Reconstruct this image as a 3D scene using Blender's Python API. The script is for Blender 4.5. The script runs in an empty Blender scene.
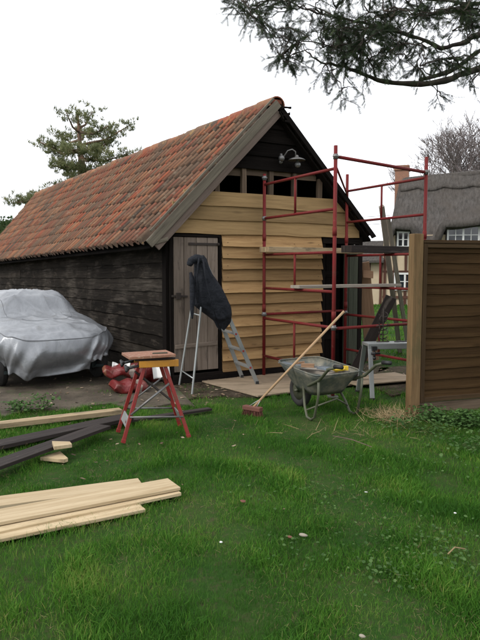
import bpy, math, random
import numpy as np
from mathutils import Vector, Matrix
random.seed(7); RNG = np.random.default_rng(11)
scene = bpy.context.scene
COL = scene.collection
R = math.radians
# ------------------------------------------------------------------ camera model
F = 625.0; CH = 1.6; TH = math.atan(52/625.0)
def ray(px, py):
    a = (px-240)/F; b = (320-py)/F
    return Vector((a, math.cos(TH)+b*math.sin(TH), -math.sin(TH)+b*math.cos(TH)))
def G(px, py, z=0.0):
    d = ray(px, py); t = (z-CH)/d.z
    return Vector((d.x*t, d.y*t, z))
def P(px, py, Y):
    d = ray(px, py); t = Y/d.y
    return Vector((d.x*t, Y, CH+d.z*t))
cam = bpy.data.cameras.new('camera'); co = bpy.data.objects.new('camera', cam); COL.objects.link(co)
co.location = (0, 0, CH); co.rotation_euler = (R(90)-TH, 0, 0)
cam.sensor_fit = 'VERTICAL'; cam.sensor_height = 36; cam.lens = 36*F/640; cam.clip_end = 2000; cam.clip_start = .05
scene.camera = co
# ------------------------------------------------------------------ light
SUN_EL, SUN_AZ = R(42), R(-122)       # direction towards the sun: azimuth from +Y, clockwise
sd = Vector((math.sin(SUN_AZ)*math.cos(SUN_EL), math.cos(SUN_AZ)*math.cos(SUN_EL), math.sin(SUN_EL)))
sun = bpy.data.lights.new('sun', 'SUN'); sun.energy = 1.25; sun.angle = R(14); sun.color = (1, .96, .9)
so = bpy.data.objects.new('sun', sun); COL.objects.link(so)
so.rotation_euler = (-sd).to_track_quat('-Z', 'Y').to_euler()
w = bpy.data.worlds.new('World'); scene.world = w; w.use_nodes = True
nt = w.node_tree; nt.nodes.clear()
sky = nt.nodes.new('ShaderNodeTexSky'); sky.sky_type = 'NISHITA'; sky.sun_disc = False
sky.sun_elevation = SUN_EL; sky.sun_rotation = SUN_AZ; sky.dust_density = 3; sky.air_density = 1.2
hs = nt.nodes.new('ShaderNodeHueSaturation'); hs.inputs['Saturation'].default_value = .12
mx = nt.nodes.new('ShaderNodeMix'); mx.data_type = 'RGBA'; mx.inputs[0].default_value = .75
mx.inputs[7].default_value = (12.8, 13.1, 13.7, 1)
bg = nt.nodes.new('ShaderNodeBackground'); bg.inputs[1].default_value = .1
ow = nt.nodes.new('ShaderNodeOutputWorld')
nt.links.new(sky.outputs[0], hs.inputs['Color']); nt.links.new(hs.outputs[0], mx.inputs[6])
nt.links.new(mx.outputs[2], bg.inputs[0]); nt.links.new(bg.outputs[0], ow.inputs[0])
scene.view_settings.view_transform = 'Standard'; scene.view_settings.look = 'None'
scene.view_settings.gamma = 1; scene.view_settings.exposure = 0.5; scene.view_settings.use_curve_mapping = False
# ------------------------------------------------------------------ materials
class NB:
    def __init__(s, name):
        s.m = bpy.data.materials.new(name); s.m.use_nodes = True
        s.t = s.m.node_tree; s.b = s.t.nodes['Principled BSDF']
    def n(s, typ, **k):
        o = s.t.nodes.new(typ)
        for a, v in k.items(): setattr(o, a, v)
        return o
    def l(s, a, b): s.t.links.new(a, b)
    def math(s, op, a, b=None, clamp=False):
        o = s.n('ShaderNodeMath', operation=op, use_clamp=clamp)
        for i, v in enumerate((a, b)):
            if v is None: continue
            if isinstance(v, (int, float)): o.inputs[i].default_value = v
            else: s.l(v, o.inputs[i])
        return o.outputs[0]
    def mix(s, f, a, b, blend='MIX'):
        o = s.n('ShaderNodeMix', data_type='RGBA', blend_type=blend)
        for i, v in ((0, f), (6, a), (7, b)):
            if isinstance(v, (int, float)): o.inputs[i].default_value = v
            elif isinstance(v, tuple): o.inputs[i].default_value = (*v[:3], 1)
            else: s.l(v, o.inputs[i])
        return o.outputs[2]
    def coord(s, kind='Object', scale=(1, 1, 1)):
        tc = s.n('ShaderNodeTexCoord'); mp = s.n('ShaderNodeMapping'); mp.inputs['Scale'].default_value = scale
        s.l(tc.outputs[kind], mp.inputs[0]); return mp.outputs[0]
    def noise(s, vec, scale=5, detail=4, rough=.6, dist=0):
        o = s.n('ShaderNodeTexNoise'); o.inputs['Scale'].default_value = scale
        o.inputs['Detail'].default_value = detail; o.inputs['Roughness'].default_value = rough
        o.inputs['Distortion'].default_value = dist
        if vec is not None: s.l(vec, o.inputs['Vector'])
        return o.outputs[0]
    def ramp(s, f, stops):
        o = s.n('ShaderNodeValToRGB'); e = o.color_ramp.elements
        while len(e) < len(stops): e.new(.5)
        for k, (p, c) in zip(e, stops):
            k.position = p; k.color = (*c, 1) if isinstance(c, tuple) else (c, c, c, 1)
        s.l(f, o.inputs[0]); return o.outputs[0]
    def rnd(s, nm='rnd'):
        o = s.n('ShaderNodeAttribute', attribute_name=nm); return o.outputs['Fac']
    def bump(s, h, strength=.3, dist=.01):
        o = s.n('ShaderNodeBump'); o.inputs['Strength'].default_value = strength; o.inputs['Distance'].default_value = dist
        s.l(h, o.inputs['Height']); s.l(o.outputs[0], s.b.inputs['Normal'])
    def out(s, col=None, rough=.7, metal=0, spec=.3):
        if col is not None:
            if isinstance(col, tuple): s.b.inputs['Base Color'].default_value = (*col, 1)
            else: s.l(col, s.b.inputs['Base Color'])
        if isinstance(rough, (int, float)): s.b.inputs['Roughness'].default_value = rough
        else: s.l(rough, s.b.inputs['Roughness'])
        s.b.inputs['Metallic'].default_value = metal; s.b.inputs['Specular IOR Level'].default_value = spec
        return s.m
def wood(name, dark, light, var=.35, weather=None, wscale=2.0, wlo=.5, whi=.62, knots=0, fine=28, rough=.8, wear=None, spec=.2):
    b = NB(name)
    uv = b.coord('UV', (1, 1, 1)); st = b.coord('UV', (1.2, fine, 1)); st2 = b.coord('UV', (4, fine*4, 1))
    g = b.noise(st, 1.0, 5, .65, .6); g2 = b.noise(st2, 1.0, 3, .6)
    f = b.math('ADD', b.math('MULTIPLY', g, .75), b.math('MULTIPLY', g2, .25))
    c = b.mix(b.ramp(f, [(.33, 0.0), (.66, 1.0)]), dark, light)
    r = b.rnd(); v = b.math('ADD', b.math('MULTIPLY', r, 2*var), 1-var)
    vv = b.n('ShaderNodeCombineColor'); [b.l(v, vv.inputs[i]) for i in range(3)]
    c = b.mix(1.0, c, vv.outputs[0], 'MULTIPLY')
    h = f
    if knots:
        vo = b.n('ShaderNodeTexVoronoi'); vo.inputs['Scale'].default_value = 1
        b.l(b.coord('UV', (knots, knots*4.2, 1)), vo.inputs['Vector'])
        k = b.ramp(vo.outputs['Distance'], [(.03, 1.0), (.12, 0.0)])
        c = b.mix(b.math('MULTIPLY', k, .75), c, tuple(x*.35 for x in dark))
    if weather:
        n = b.noise(b.coord('UV', (1, 3.5, 1)), wscale, 6, .7, .4)
        c = b.mix(b.ramp(n, [(wlo, 0.0), (whi, 1.0)]), c, weather)
    if wear:
        n = b.noise(b.coord('Object', (.6, .6, 1.6)), 1.6, 5, .6)
        n2 = b.noise(b.coord('UV', (1.6, 30, 1)), 1, 5, .7)
        c = b.mix(b.math('MULTIPLY', b.ramp(n, [(.48, 0.0), (.66, 1.0)]), b.ramp(n2, [(.4, 0.0), (.6, 1.0)])), c, wear)
    b.bump(h, .6, .007)
    return b.out(c, rough, 0, spec)
def paint(name, c, chip=None, rough=.45, metal=0, sc=18, lo=.62, hi=.68, spec=.4, dirt=None, var=.15):
    b = NB(name); o = b.coord('Object')
    n = b.noise(o, sc, 6, .7); n2 = b.noise(o, 3, 4, .6)
    col = b.mix(b.ramp(n2, [(.3, 0.0), (.7, 1.0)]), tuple(x*(1-var) for x in c), tuple(min(1, x*(1+var)) for x in c))
    if chip: col = b.mix(b.ramp(n, [(lo, 0.0), (hi, 1.0)]), col, chip)
    if dirt: col = b.mix(b.math('MULTIPLY', b.ramp(b.noise(o, 6, 6, .7), [(.4, 0.0), (.7, 1.0)]), .7), col, dirt)
    b.bump(n, .15, .003)
    rr = b.ramp(n2, [(.3, max(rough-.1, .05)), (.7, min(rough+.15, 1))])
    return b.out(col, rr, metal, spec)
M = {}
M['oak'] = wood('new_oak', (.24, .135, .058), (.41, .26, .118), .4, weather=(.27, .16, .07), wlo=.55, whi=.7, knots=1.3, fine=26)
M['oak2'] = wood('greenish_oak', (.19, .122, .055), (.31, .205, .095), .3, knots=.9, fine=22)
M['black'] = wood('black_stained_board', (.007, .006, .005), (.024, .020, .016), .55, weather=(.06, .049, .039), wlo=.55, whi=.75, spec=.06, rough=.95, wear=(.075, .064, .053))
M['blackflat'] = wood('black_stained_gable', (.006, .005, .0045), (.015, .012, .0105), .4, spec=.05, rough=.95)
M['barge'] = wood('grey_green_board', (.085, .072, .054), (.165, .143, .108), .2, weather=(.07, .06, .045), wlo=.58, whi=.7)
M['barge2'] = wood('pinkish_board', (.11, .08, .064), (.19, .145, .12), .2)
M['door'] = wood('bleached_plank', (.115, .088, .068), (.225, .18, .145), .2, weather=(.07, .055, .045), wlo=.55, whi=.7)
M['greenb'] = wood('green_grey_plank', (.035, .04, .028), (.08, .085, .06), .3)
M['stud'] = wood('brown_stud', (.07, .048, .032), (.16, .115, .08), .3)
M['pine'] = wood('sawn_pine', (.32, .235, .13), (.50, .40, .26), .12, weather=(.36, .28, .17), wlo=.55, whi=.7, knots=1.5, fine=20)
M['pinedirty'] = wood('grubby_pine', (.22, .16, .09), (.38, .29, .18), .15, weather=(.14, .11, .07), wlo=.5, whi=.65, fine=18)
M['darkplank'] = wood('dark_stained_plank', (.016, .012, .011), (.042, .033, .029), .2, weather=(.09, .075, .065), wlo=.6, whi=.72)
M['fence'] = wood('brown_fence_board', (.032, .017, .007), (.062, .036, .015), .15, knots=1.0, spec=.08)
M['fencef'] = wood('fence_frame', (.036, .022, .012), (.07, .045, .024), .2, spec=.08)
M['post'] = wood('tan_post', (.12, .07, .032), (.21, .135, .065), .1, weather=(.10, .075, .035), wlo=.5, whi=.65)
M['scafb'] = wood('scaffold_plank', (.12, .08, .05), (.24, .17, .11), .3, weather=(.08, .065, .05), wlo=.5, whi=.65)
M['greyb'] = wood('grey_batten', (.2, .175, .145), (.34, .30, .25), .1)
M['brownb'] = wood('brown_plank', (.22, .13, .075), (.34, .21, .13), .1)
M['handle'] = wood('broom_wood', (.32, .2, .11), (.46, .32, .19), .05)
M['timber'] = wood('house_timber', (.05, .022, .016), (.10, .045, .03), .2)
M['ply'] = wood('plywood', (.20, .15, .10), (.31, .24, .17), .1, weather=(.17, .135, .09), wlo=.45, whi=.7, fine=9)
M['red'] = paint('red_tube_paint', (.15, .014, .016), chip=(.17, .07, .055), sc=16, lo=.60, hi=.68, dirt=(.10, .03, .02), rough=.62, spec=.15)
M['redb'] = paint('red_enamel', (.24, .02, .02), chip=(.13, .05, .035), sc=24, lo=.57, hi=.62, dirt=(.13, .03, .02), rough=.35)
M['yellow'] = paint('ochre_jaw', (.5, .22, .02), dirt=(.2, .09, .03), rough=.4)
M['terra'] = paint('orange_brown_board', (.22, .10, .06), chip=(.34, .26, .19), sc=40, lo=.55, hi=.65, rough=.7)
M['alu'] = paint('aluminium', (.33, .35, .35), chip=(.25, .26, .26), rough=.42, metal=.55, dirt=(.25, .25, .23))
M['steel'] = paint('dull_steel', (.2, .2, .2), rough=.5, metal=.6, dirt=(.1, .08, .06))
M['iron'] = paint('rusty_iron', (.03, .022, .018), chip=(.09, .04, .02), rough=.75)
M['blackp'] = paint('black_plastic', (.012, .012, .013), rough=.5)
M['rubber'] = paint('rubber', (.014, .014, .014), rough=.8, dirt=(.04, .035, .03))
M['white'] = paint('white_paint', (.6, .6, .58), rough=.5, var=.05)
M['carp'] = paint('car_paint', (.02, .03, .03), rough=.25)
M['barrow'] = paint('galvanised_tray', (.065, .078, .072), chip=(.16, .15, .12), sc=7, lo=.5, hi=.62, rough=.55, metal=.2, dirt=(.22, .19, .13))
M['bfr'] = paint('green_tube', (.075, .08, .05), chip=(.16, .09, .05), rough=.5, metal=.2)
M['tool'] = paint('yellow_tool', (.62, .42, .03), rough=.4)
M['sawblue'] = paint('blue_grey_steel', (.24, .29, .33), rough=.35, metal=.5, dirt=(.12, .1, .08))
M['bristle'] = paint('red_brown_brush', (.13, .05, .035), rough=.8, chip=(.2, .1, .08), sc=60)
M['pale'] = paint('pale_stone', (.26, .23, .18), rough=.8)
M['leafr'] = paint('fallen_leaf', (.13, .05, .03), rough=.7)
def simple_cover():
    b = NB('silver_cover'); o = b.coord('Object')
    n = b.noise(b.coord('Object', (1, 1, .35)), 5.5, 5, .6, 1.2); n2 = b.noise(o, 26, 4, .6, .8)
    c = b.mix(b.ramp(n, [(.35, 0.0), (.65, 1.0)]), (.19, .198, .21), (.26, .27, .285))
    rg = b.n('ShaderNodeTexNoise', noise_type='RIDGED_MULTIFRACTAL'); rg.inputs['Scale'].default_value = 2.6; rg.inputs['Detail'].default_value = 2.5; rg.inputs['Distortion'].default_value = .7
    b.l(b.coord('Object', (1, 1, .6)), rg.inputs['Vector']); h = b.math('ADD', b.math('MULTIPLY', rg.outputs[0], .6), b.math('MULTIPLY', n2, .10)); b.bump(h, .55, .05)
    dn = b.ramp(b.noise(o, 4, 6, .7), [(.55, 0.0), (.75, .5)]); c = b.mix(dn, c, (.14, .13, .11))
    return b.out(c, .38, .4, .5)
M['cover'] = simple_cover()
M['coverseam'] = paint('cover_seam', (.12, .125, .135), rough=.6)
def jacket_mat():
    b = NB('navy_quilt'); n = b.noise(b.coord('Object'), 14, 5, .6, .8)
    rg = b.n('ShaderNodeTexNoise', noise_type='RIDGED_MULTIFRACTAL'); rg.inputs['Scale'].default_value = 5; rg.inputs['Detail'].default_value = 2; b.l(b.coord('Object', (1, 1, .7)), rg.inputs['Vector'])
    b.bump(b.math('ADD', n, rg.outputs[0]), .8, .03); return b.out(b.mix(n, (.006, .007, .010), (.018, .020, .026)), .8, 0, .2)
M['jacket'] = jacket_mat()
def tile_mat(name, lichen=.0, trough_shade=False):
    b = NB(name); r = b.rnd(); o = b.coord('Object')
    base = b.ramp(r, [(0, (.32, .085, .038)), (.14, (.21, .052, .03)), (.28, (.17, .085, .048)), (.42, (.085, .058, .04)),
                      (.52, (.30, .11, .05)), (.70, (.16, .10, .062)), (.78, (.33, .13, .06)), (.92, (.20, .12, .075)), (1, (.04, .033, .028))])
    base = b.mix(b.math('MULTIPLY', b.noise(o, 14, 5, .7), .5), base, (.09, .06, .045))
    if trough_shade:
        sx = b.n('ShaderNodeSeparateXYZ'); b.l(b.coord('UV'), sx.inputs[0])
        tr = b.ramp(sx.outputs[0], [(0, 1.0), (.585, 1.0), (.66, .15), (.70, 0.0), (.9, .1), (1, 1.0)])  # groove shade between the rolls, painted into the tile colour along the profile
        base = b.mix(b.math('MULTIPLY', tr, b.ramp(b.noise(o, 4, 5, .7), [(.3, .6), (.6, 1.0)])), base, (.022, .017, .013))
    m = b.ramp(b.noise(o, 9, 6, .75), [(.55, 0.0), (.64, 1.0)])
    base = b.mix(b.math('MULTIPLY', m, .5), base, (.25, .20, .14))
    dk = b.ramp(b.noise(b.coord('Object'), 1.1, 4, .6), [(.42, 0.0), (.66, .65)])
    base = b.mix(dk, base, (.10, .068, .048))
    lc = b.ramp(b.noise(o, 6.5, 6, .75, .5), [(.60-lichen, 0.0), (.66-lichen, 1.0)])
    base = b.mix(b.math('MULTIPLY', lc, .7), base, (.30, .19, .075))
    b.bump(b.noise(o, 60, 4, .7), .4, .006)
    return b.out(base, .85, 0, .2)
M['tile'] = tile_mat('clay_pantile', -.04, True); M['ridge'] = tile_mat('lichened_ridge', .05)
def thatch_mat():
    b = NB('thatch'); n = b.noise(b.coord('Object', (5, 1.5, 1.5)), 2.2, 6, .8); n2 = b.noise(b.coord('Object'), 1.2, 5, .65)
    c = b.mix(b.ramp(n, [(.3, 0.0), (.7, 1.0)]), (.045, .040, .037), (.155, .142, .13))
    c = b.mix(b.ramp(n2, [(.4, 0.0), (.65, .6)]), c, (.10, .085, .072)); b.bump(n, 1, .12)
    return b.out(c, .95, 0, .1)
M['thatch'] = thatch_mat()
def brick_mat():
    b = NB('brick'); t = b.n('ShaderNodeTexBrick'); b.l(b.coord('Object', (1, 1, 1)), t.inputs[0])
    tc = b.n('ShaderNodeTexCoord'); mp = b.n('ShaderNodeMapping'); mp.inputs['Rotation'].default_value = (R(90), 0, 0)
    b.l(tc.outputs['Object'], mp.inputs[0]); b.l(mp.outputs[0], t.inputs[0])
    t.inputs['Color1'].default_value = (.36, .13, .07, 1); t.inputs['Color2'].default_value = (.26, .11, .07, 1)
    t.inputs['Mortar'].default_value = (.28, .24, .2, 1); t.inputs['Scale'].default_value = 4.5; t.inputs['Mortar Size'].default_value = .02
    c = b.mix(b.noise(b.coord('Object'), 8, 5, .7), t.outputs[0], (.2, .12, .08)); return b.out(c, .9)
M['brick'] = brick_mat()
def plaster_mat():
    b = NB('cream_render'); n = b.noise(b.coord('Object'), 2.5, 6, .65); b.bump(n, .2, .02)
    return b.out(b.mix(n, (.40, .32, .21), (.56, .46, .33)), .9)
M['plaster'] = plaster_mat()
def glass_mat():
    b = NB('window_pane'); b.out((.02, .025, .03), .06, 0, .8); return b.m
M['glass'] = glass_mat()
def foliage(name, c0, c1, c2=None, tr=.25):
    b = NB(name); r = b.rnd()
    st = [(0, c0), (.6, c1)] + ([(1, c2)] if c2 else [(1, c1)])
    c = b.ramp(r, st); b.out(c, .75, 0, .2)
    t = b.n('ShaderNodeBsdfTranslucent'); b.l(c, t.inputs[0]); m = b.n('ShaderNodeMixShader'); m.inputs[0].default_value = tr
    b.l(b.b.outputs[0], m.inputs[1]); b.l(t.outputs[0], m.inputs[2])
    b.l(m.outputs[0], b.t.nodes['Material Output'].inputs[0]); return b.m
M['grass'] = foliage('grass_blade', (.026, .096, .008), (.080, .210, .020), (.20, .25, .055), .38)
M['straw'] = foliage('dry_straw', (.24, .17, .085), (.36, .27, .15), None, .2)
M['chips'] = foliage('dry_litter', (.06, .04, .025), (.16, .11, .07), (.30, .24, .17), 0)
M['weed'] = foliage('weed_leaf', (.032, .075, .018), (.058, .12, .03), (.085, .15, .045))
M['yew'] = foliage('yew_needle', (.010, .016, .008), (.020, .034, .013), (.04, .06, .022), .15)
M['pineN'] = foliage('pine_needle', (.12, .14, .065), (.20, .215, .10), (.29, .27, .14), .4)
M['hedge'] = foliage('hedge_leaf', (.035, .065, .02), (.06, .095, .035), (.09, .12, .05))
M['twig'] = paint('grey_twig', (.145, .12, .115), rough=.9)
M['twigr'] = paint('reddish_twig', (.13, .08, .07), rough=.9)
M['bark'] = paint('dark_bark', (.030, .022, .018), chip=(.06, .05, .035), sc=9, lo=.5, hi=.6, rough=.95)
M['pbark'] = paint('pine_bark', (.13, .085, .06), chip=(.20, .11, .07), sc=5, lo=.5, hi=.6, rough=.95)
def ground_mat():
    b = NB('soil_and_moss'); o = b.coord('Object')
    n = b.noise(o, .9, 6, .7); n2 = b.noise(o, 14, 6, .75)
    c = b.mix(b.ramp(n, [(.4, 0.0), (.62, 1.0)]), (.018, .052, .008), (.036, .066, .014))
    c = b.mix(b.ramp(n2, [(.5, 0.0), (.7, .8)]), c, (.065, .05, .03)); b.bump(n2, .8, .03)
    return b.out(c, .95, 0, .1)
M['ground'] = ground_mat()
def yard_mat():
    b = NB('dirty_concrete'); o = b.coord('Object')
    n = b.noise(o, 1.6, 6, .7); n2 = b.noise(o, 22, 6, .8)
    c = b.mix(b.ramp(n, [(.36, 0.0), (.62, 1.0)]), (.045, .035, .025), (.115, .093, .068))
    c = b.mix(b.ramp(n2, [(.48, 0.0), (.66, .8)]), c, (.055, .048, .036))
    c = b.mix(b.ramp(b.noise(o, 3.1, 5, .7), [(.56, 0.0), (.66, .8)]), c, (.05, .075, .025)); b.bump(n2, .7, .02)
    return b.out(c, .9, 0, .2)
M['yard'] = yard_mat()
def soil_mat():
    b = NB('bare_soil'); o = b.coord('Object'); n = b.noise(o, 7, 7, .75); n2 = b.noise(o, 45, 4, .7)
    c = b.mix(b.ramp(n, [(.35, 0.0), (.62, 1.0)]), (.035, .026, .018), (.10, .078, .055)); c = b.mix(b.ramp(b.noise(o, 2.5, 5, .7), [(.5, 0.0), (.62, .7)]), c, (.04, .055, .02))
    b.bump(b.math('ADD', n, n2), 1, .03); return b.out(c, .95, 0, .1)
M['soil'] = soil_mat()
def sack_mat():
    b = NB('red_plastic_sack'); g = b.coord('Object'); sx = b.n('ShaderNodeSeparateXYZ'); b.l(g, sx.inputs[0])
    n = b.noise(g, 9, 3, .5); u = b.math('ADD', sx.outputs[0], b.math('MULTIPLY', n, .12))
    c = b.ramp(b.math('ADD', u, .5), [(0, (.13, .010, .011)), (.26, (.13, .010, .011)), (.29, (.17, .06, .03)), (.33, (.13, .010, .010)), (.60, (.13, .010, .010)), (.64, (.24, .20, .17)), (.70, (.13, .010, .010)), (.95, (.30, .27, .25))])
    c.node.color_ramp.interpolation = 'CONSTANT'
    b.bump(b.noise(g, 10, 3, .5, 1), .5, .04); c = b.mix(b.math('MULTIPLY', b.ramp(b.noise(g, 5, 5, .7), [(.45, 0.0), (.7, 1.0)]), .6), c, (.10, .06, .045)); return b.out(c, .45, 0, .4)
M['sack'] = sack_mat()
# ------------------------------------------------------------------ mesh helpers
class MB:
    def __init__(s): s.v = []; s.f = []; s.uv = []; s.r = []; s.sm = []
    def add(s, verts, faces, uvs=None, rnd=None, smooth=False):
        k = len(s.v); rnd = random.random() if rnd is None else rnd
        s.v += [tuple(p) for p in verts]; s.r += [rnd]*len(verts)
        for i, f in enumerate(faces):
            s.f.append([a+k for a in f]); s.sm.append(smooth)
            s.uv += (uvs[i] if uvs else [(0, 0)]*len(f))
        return s
    def board(s, p0, p1, wv, tv, seg=None, wob=0, rnd=None, endj=0):
        """plank along p0-p1 (centre line), full width vector wv, full thickness vector tv"""
        p0, p1, wv, tv = Vector(p0), Vector(p1), Vector(wv), Vector(tv)
        L = (p1-p0).length; seg = seg or max(1, int(L/.35) if wob else 1)
        W, T = wv.length, tv.length; vs = []; ou, ov = random.random()*30, random.random()*30
        for i in range(seg+1):
            c = p0.lerp(p1, i/seg)
            a = wob*(random.random()-.5); b_ = wob*(random.random()-.5)
            lo = c-wv*.5+wv.normalized()*a; hi = c+wv*.5+wv.normalized()*b_*.4
            vs += [lo-tv*.5, hi-tv*.5, hi+tv*.5, lo+tv*.5]
        fs = []; uvs = []
        for i in range(seg):
            u0, u1 = ou+L*i/seg, ou+L*(i+1)/seg; a = i*4; q = a+4
            for j, (v0, v1) in enumerate(((0, W), (W, W+T), (W+T, 2*W+T), (2*W+T, 2*W+2*T))):
                k0, k1 = j, (j+1) % 4
                fs.append([a+k0, a+k1, q+k1, q+k0]); uvs.append([(u0, ov+v0), (u0, ov+v1), (u1, ov+v1), (u1, ov+v0)])
        e = seg*4
        fs.append([3, 2, 1, 0]); uvs.append([(ou, ov), (ou, ov+W), (ou+T, ov+W), (ou+T, ov)])
        fs.append([e, e+1, e+2, e+3]); uvs.append([(ou, ov), (ou, ov+W), (ou+T, ov+W), (ou+T, ov)])
        return s.add(vs, fs, uvs, rnd)
    def box(s, c, sx, sy, sz, rnd=None):
        x, y, z = c
        return s.board((x-sx/2, y, z), (x+sx/2, y, z), (0, sy, 0), (0, 0, sz), 1, 0, rnd)
    def tube(s, pts, rs, n=10, cap=True, smooth=True, rnd=None):
        pts = [Vector(p) for p in pts]
        if isinstance(rs, (int, float)): rs = [rs]*len(pts)
        vs = []; prev = None
        for i, p in enumerate(pts):
            t = (pts[min(i+1, len(pts)-1)]-pts[max(i-1, 0)]).normalized()
            if prev is None:
                a = t.orthogonal().normalized()
            else:
                a = (prev-t*prev.dot(t)); a = a.normalized() if a.length > 1e-6 else t.orthogonal().normalized()
            prev = a; b = t.cross(a)
            for k in range(n):
                th = 2*math.pi*k/n; vs.append(p+(a*math.cos(th)+b*math.sin(th))*rs[i])
        fs = []; uvs = []; u = 0
        for i in range(len(pts)-1):
            d = (pts[i+1]-pts[i]).length
            for k in range(n):
                k2 = (k+1) % n; fs.append([i*n+k, i*n+k2, (i+1)*n+k2, (i+1)*n+k])
                uvs.append([(u, k*.01), (u, k*.01+.01), (u+d, k*.01+.01), (u+d, k*.01)])
            u += d
        if cap:
            fs.append(list(range(n))[::-1]); uvs.append([(0, 0)]*n)
            fs.append([(len(pts)-1)*n+k for k in range(n)]); uvs.append([(0, 0)]*n)
        return s.add(vs, fs, uvs, rnd, smooth)
    def grid(s, fn, nu, nv, closed=False, smooth=True, rnd=None, uvs=(1, 1)):
        vs = [fn(i/nu, j/nv) for j in range(nv+1) for i in range(nu+(0 if closed else 1))]
        N = nu if closed else nu+1; fs = []; uv = []
        for j in range(nv):
            for i in range(nu):
                i2 = (i+1) % N if closed else i+1
                fs.append([j*N+i, j*N+i2, (j+1)*N+i2, (j+1)*N+i])
                uv.append([(i/nu*uvs[0], j/nv*uvs[1]), ((i+1)/nu*uvs[0], j/nv*uvs[1]), ((i+1)/nu*uvs[0], (j+1)/nv*uvs[1]), (i/nu*uvs[0], (j+1)/nv*uvs[1])])
        return s.add(vs, fs, uv, rnd, smooth)
    def ball(s, c, r, n=12, m=8, sc=(1, 1, 1), rnd=None):
        c = Vector(c)
        return s.grid(lambda u, v: c+Vector((r*sc[0]*math.sin(math.pi*v)*math.cos(2*math.pi*u), r*sc[1]*math.sin(math.pi*v)*math.sin(2*math.pi*u), r*sc[2]*math.cos(math.pi*v))), n, m, True, True, rnd)
    def poly(s, pts, h, rnd=None, uvo=True):
        """flat slab: polygon pts (xyz, top) with thickness h downwards"""
        n = len(pts); pts = [Vector(p) for p in pts]
        vs = pts+[p-Vector((0, 0, h)) for p in pts]
        fs = [list(range(n)), [n+i for i in range(n)][::-1]]+[[i, n+i, n+(i+1) % n, (i+1) % n] for i in range(n)]
        uv = [[(vs[a].x, vs[a].y) for a in f] for f in fs]
        return s.add(vs, fs, uv, rnd)
    def build(s, name, mat, parent=None, bevel=0, solid=0, sub=0):
        me = bpy.data.meshes.new(name); me.from_pydata(s.v, [], s.f)
        ul = me.uv_layers.new(name='UVMap'); ul.data.foreach_set('uv', np.array(s.uv, dtype=np.float32).ravel())
        at = me.attributes.new('rnd', 'FLOAT', 'POINT'); at.data.foreach_set('value', np.array(s.r, dtype=np.float32))
        me.polygons.foreach_set('use_smooth', s.sm)
        me.materials.append(M[mat] if isinstance(mat, str) else mat); me.update()
        o = bpy.data.objects.new(name, me); COL.objects.link(o)
        if parent: o.parent = parent
        if solid: m = o.modifiers.new('s', 'SOLIDIFY'); m.thickness = solid; m.offset = -1 if solid < .05 else 0
        if sub: m = o.modifiers.new('u', 'SUBSURF'); m.levels = sub; m.render_levels = sub
        if bevel: m = o.modifiers.new('b', 'BEVEL'); m.width = bevel; m.segments = 2; m.limit_method = 'ANGLE'; m.angle_limit = R(50)
        return o
def tag(o, label=None, cat=None, group=None, kind=None):
    if label: o['label'] = label
    if cat: o['category'] = cat
    if group: o['group'] = group
    if kind: o['kind'] = kind
    return o
def thing(name, label, cat, loc=(0, 0, 0), rz=0, group=None):
    o = bpy.data.objects.new(name, None); COL.objects.link(o); o.location = loc; o.rotation_euler = (0, 0, rz)
    o.empty_display_size = .1
    return tag(o, label, cat, group)
def scatter(name, mat, tv, tf, pos, rot, scl, rnd, parent=None):
    """merge many transformed copies of a small template (tv Nx3, tf Mx4 quads or Mx3) into one mesh"""
    n = len(pos); tv = np.asarray(tv, dtype=np.float32); k = len(tv); tf = np.asarray(tf); m, q = tf.shape
    V = np.einsum('nij,kj->nki', rot, tv)*scl[:, None, None]+pos[:, None, :]
    Fc = (tf[None]+(np.arange(n)*k)[:, None, None]).reshape(-1)
    me = bpy.data.meshes.new(name); me.vertices.add(n*k); me.vertices.foreach_set('co', V.astype(np.float32).ravel())
    me.loops.add(n*m*q); me.loops.foreach_set('vertex_index', Fc.astype(np.int32))
    me.polygons.add(n*m); me.polygons.foreach_set('loop_start', (np.arange(n*m)*q).astype(np.int32))
    me.update(calc_edges=True)
    at = me.attributes.new('rnd', 'FLOAT', 'POINT'); at.data.foreach_set('value', np.repeat(rnd, k).astype(np.float32))
    me.materials.append(M[mat]); o = bpy.data.objects.new(name, me); COL.objects.link(o)
    if parent: o.parent = parent
    return o
def rots(n, tilt=1.0, full=False):
    """random rotation matrices: yaw uniform, tilt limited"""
    a = RNG.uniform(0, 2*np.pi, n); b = RNG.uniform(-tilt, tilt, n); c = RNG.uniform(-tilt, tilt, n)
    if full: b = RNG.uniform(0, 2*np.pi, n); c = RNG.uniform(0, 2*np.pi, n)
    ca, sa, cb, sb, cc, sc = np.cos(a), np.sin(a), np.cos(b), np.sin(b), np.cos(c), np.sin(c); z = np.zeros(n); o = np.ones(n)
    Z = np.stack([ca, -sa, z, sa, ca, z, z, z, o], 1).reshape(n, 3, 3)
    X = np.stack([o, z, z, z, cb, -sb, z, sb, cb], 1).reshape(n, 3, 3)
    Y = np.stack([cc, z, sc, z, o, z, -sc, z, cc], 1).reshape(n, 3, 3)
    return Z@X@Y
def look(dirs, roll):
    """rotation whose x axis follows dirs"""
    d = dirs/np.linalg.norm(dirs, axis=1, keepdims=True)
    up = np.tile(np.array([0, 0, 1.]), (len(d), 1)); s = np.cross(up, d); s /= np.maximum(np.linalg.norm(s, axis=1, keepdims=True), 1e-5)
    u = np.cross(d, s); c, q = np.cos(roll)[:, None], np.sin(roll)[:, None]
    return np.stack([d, s*c+u*q, -s*q+u*c], 2)
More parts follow.
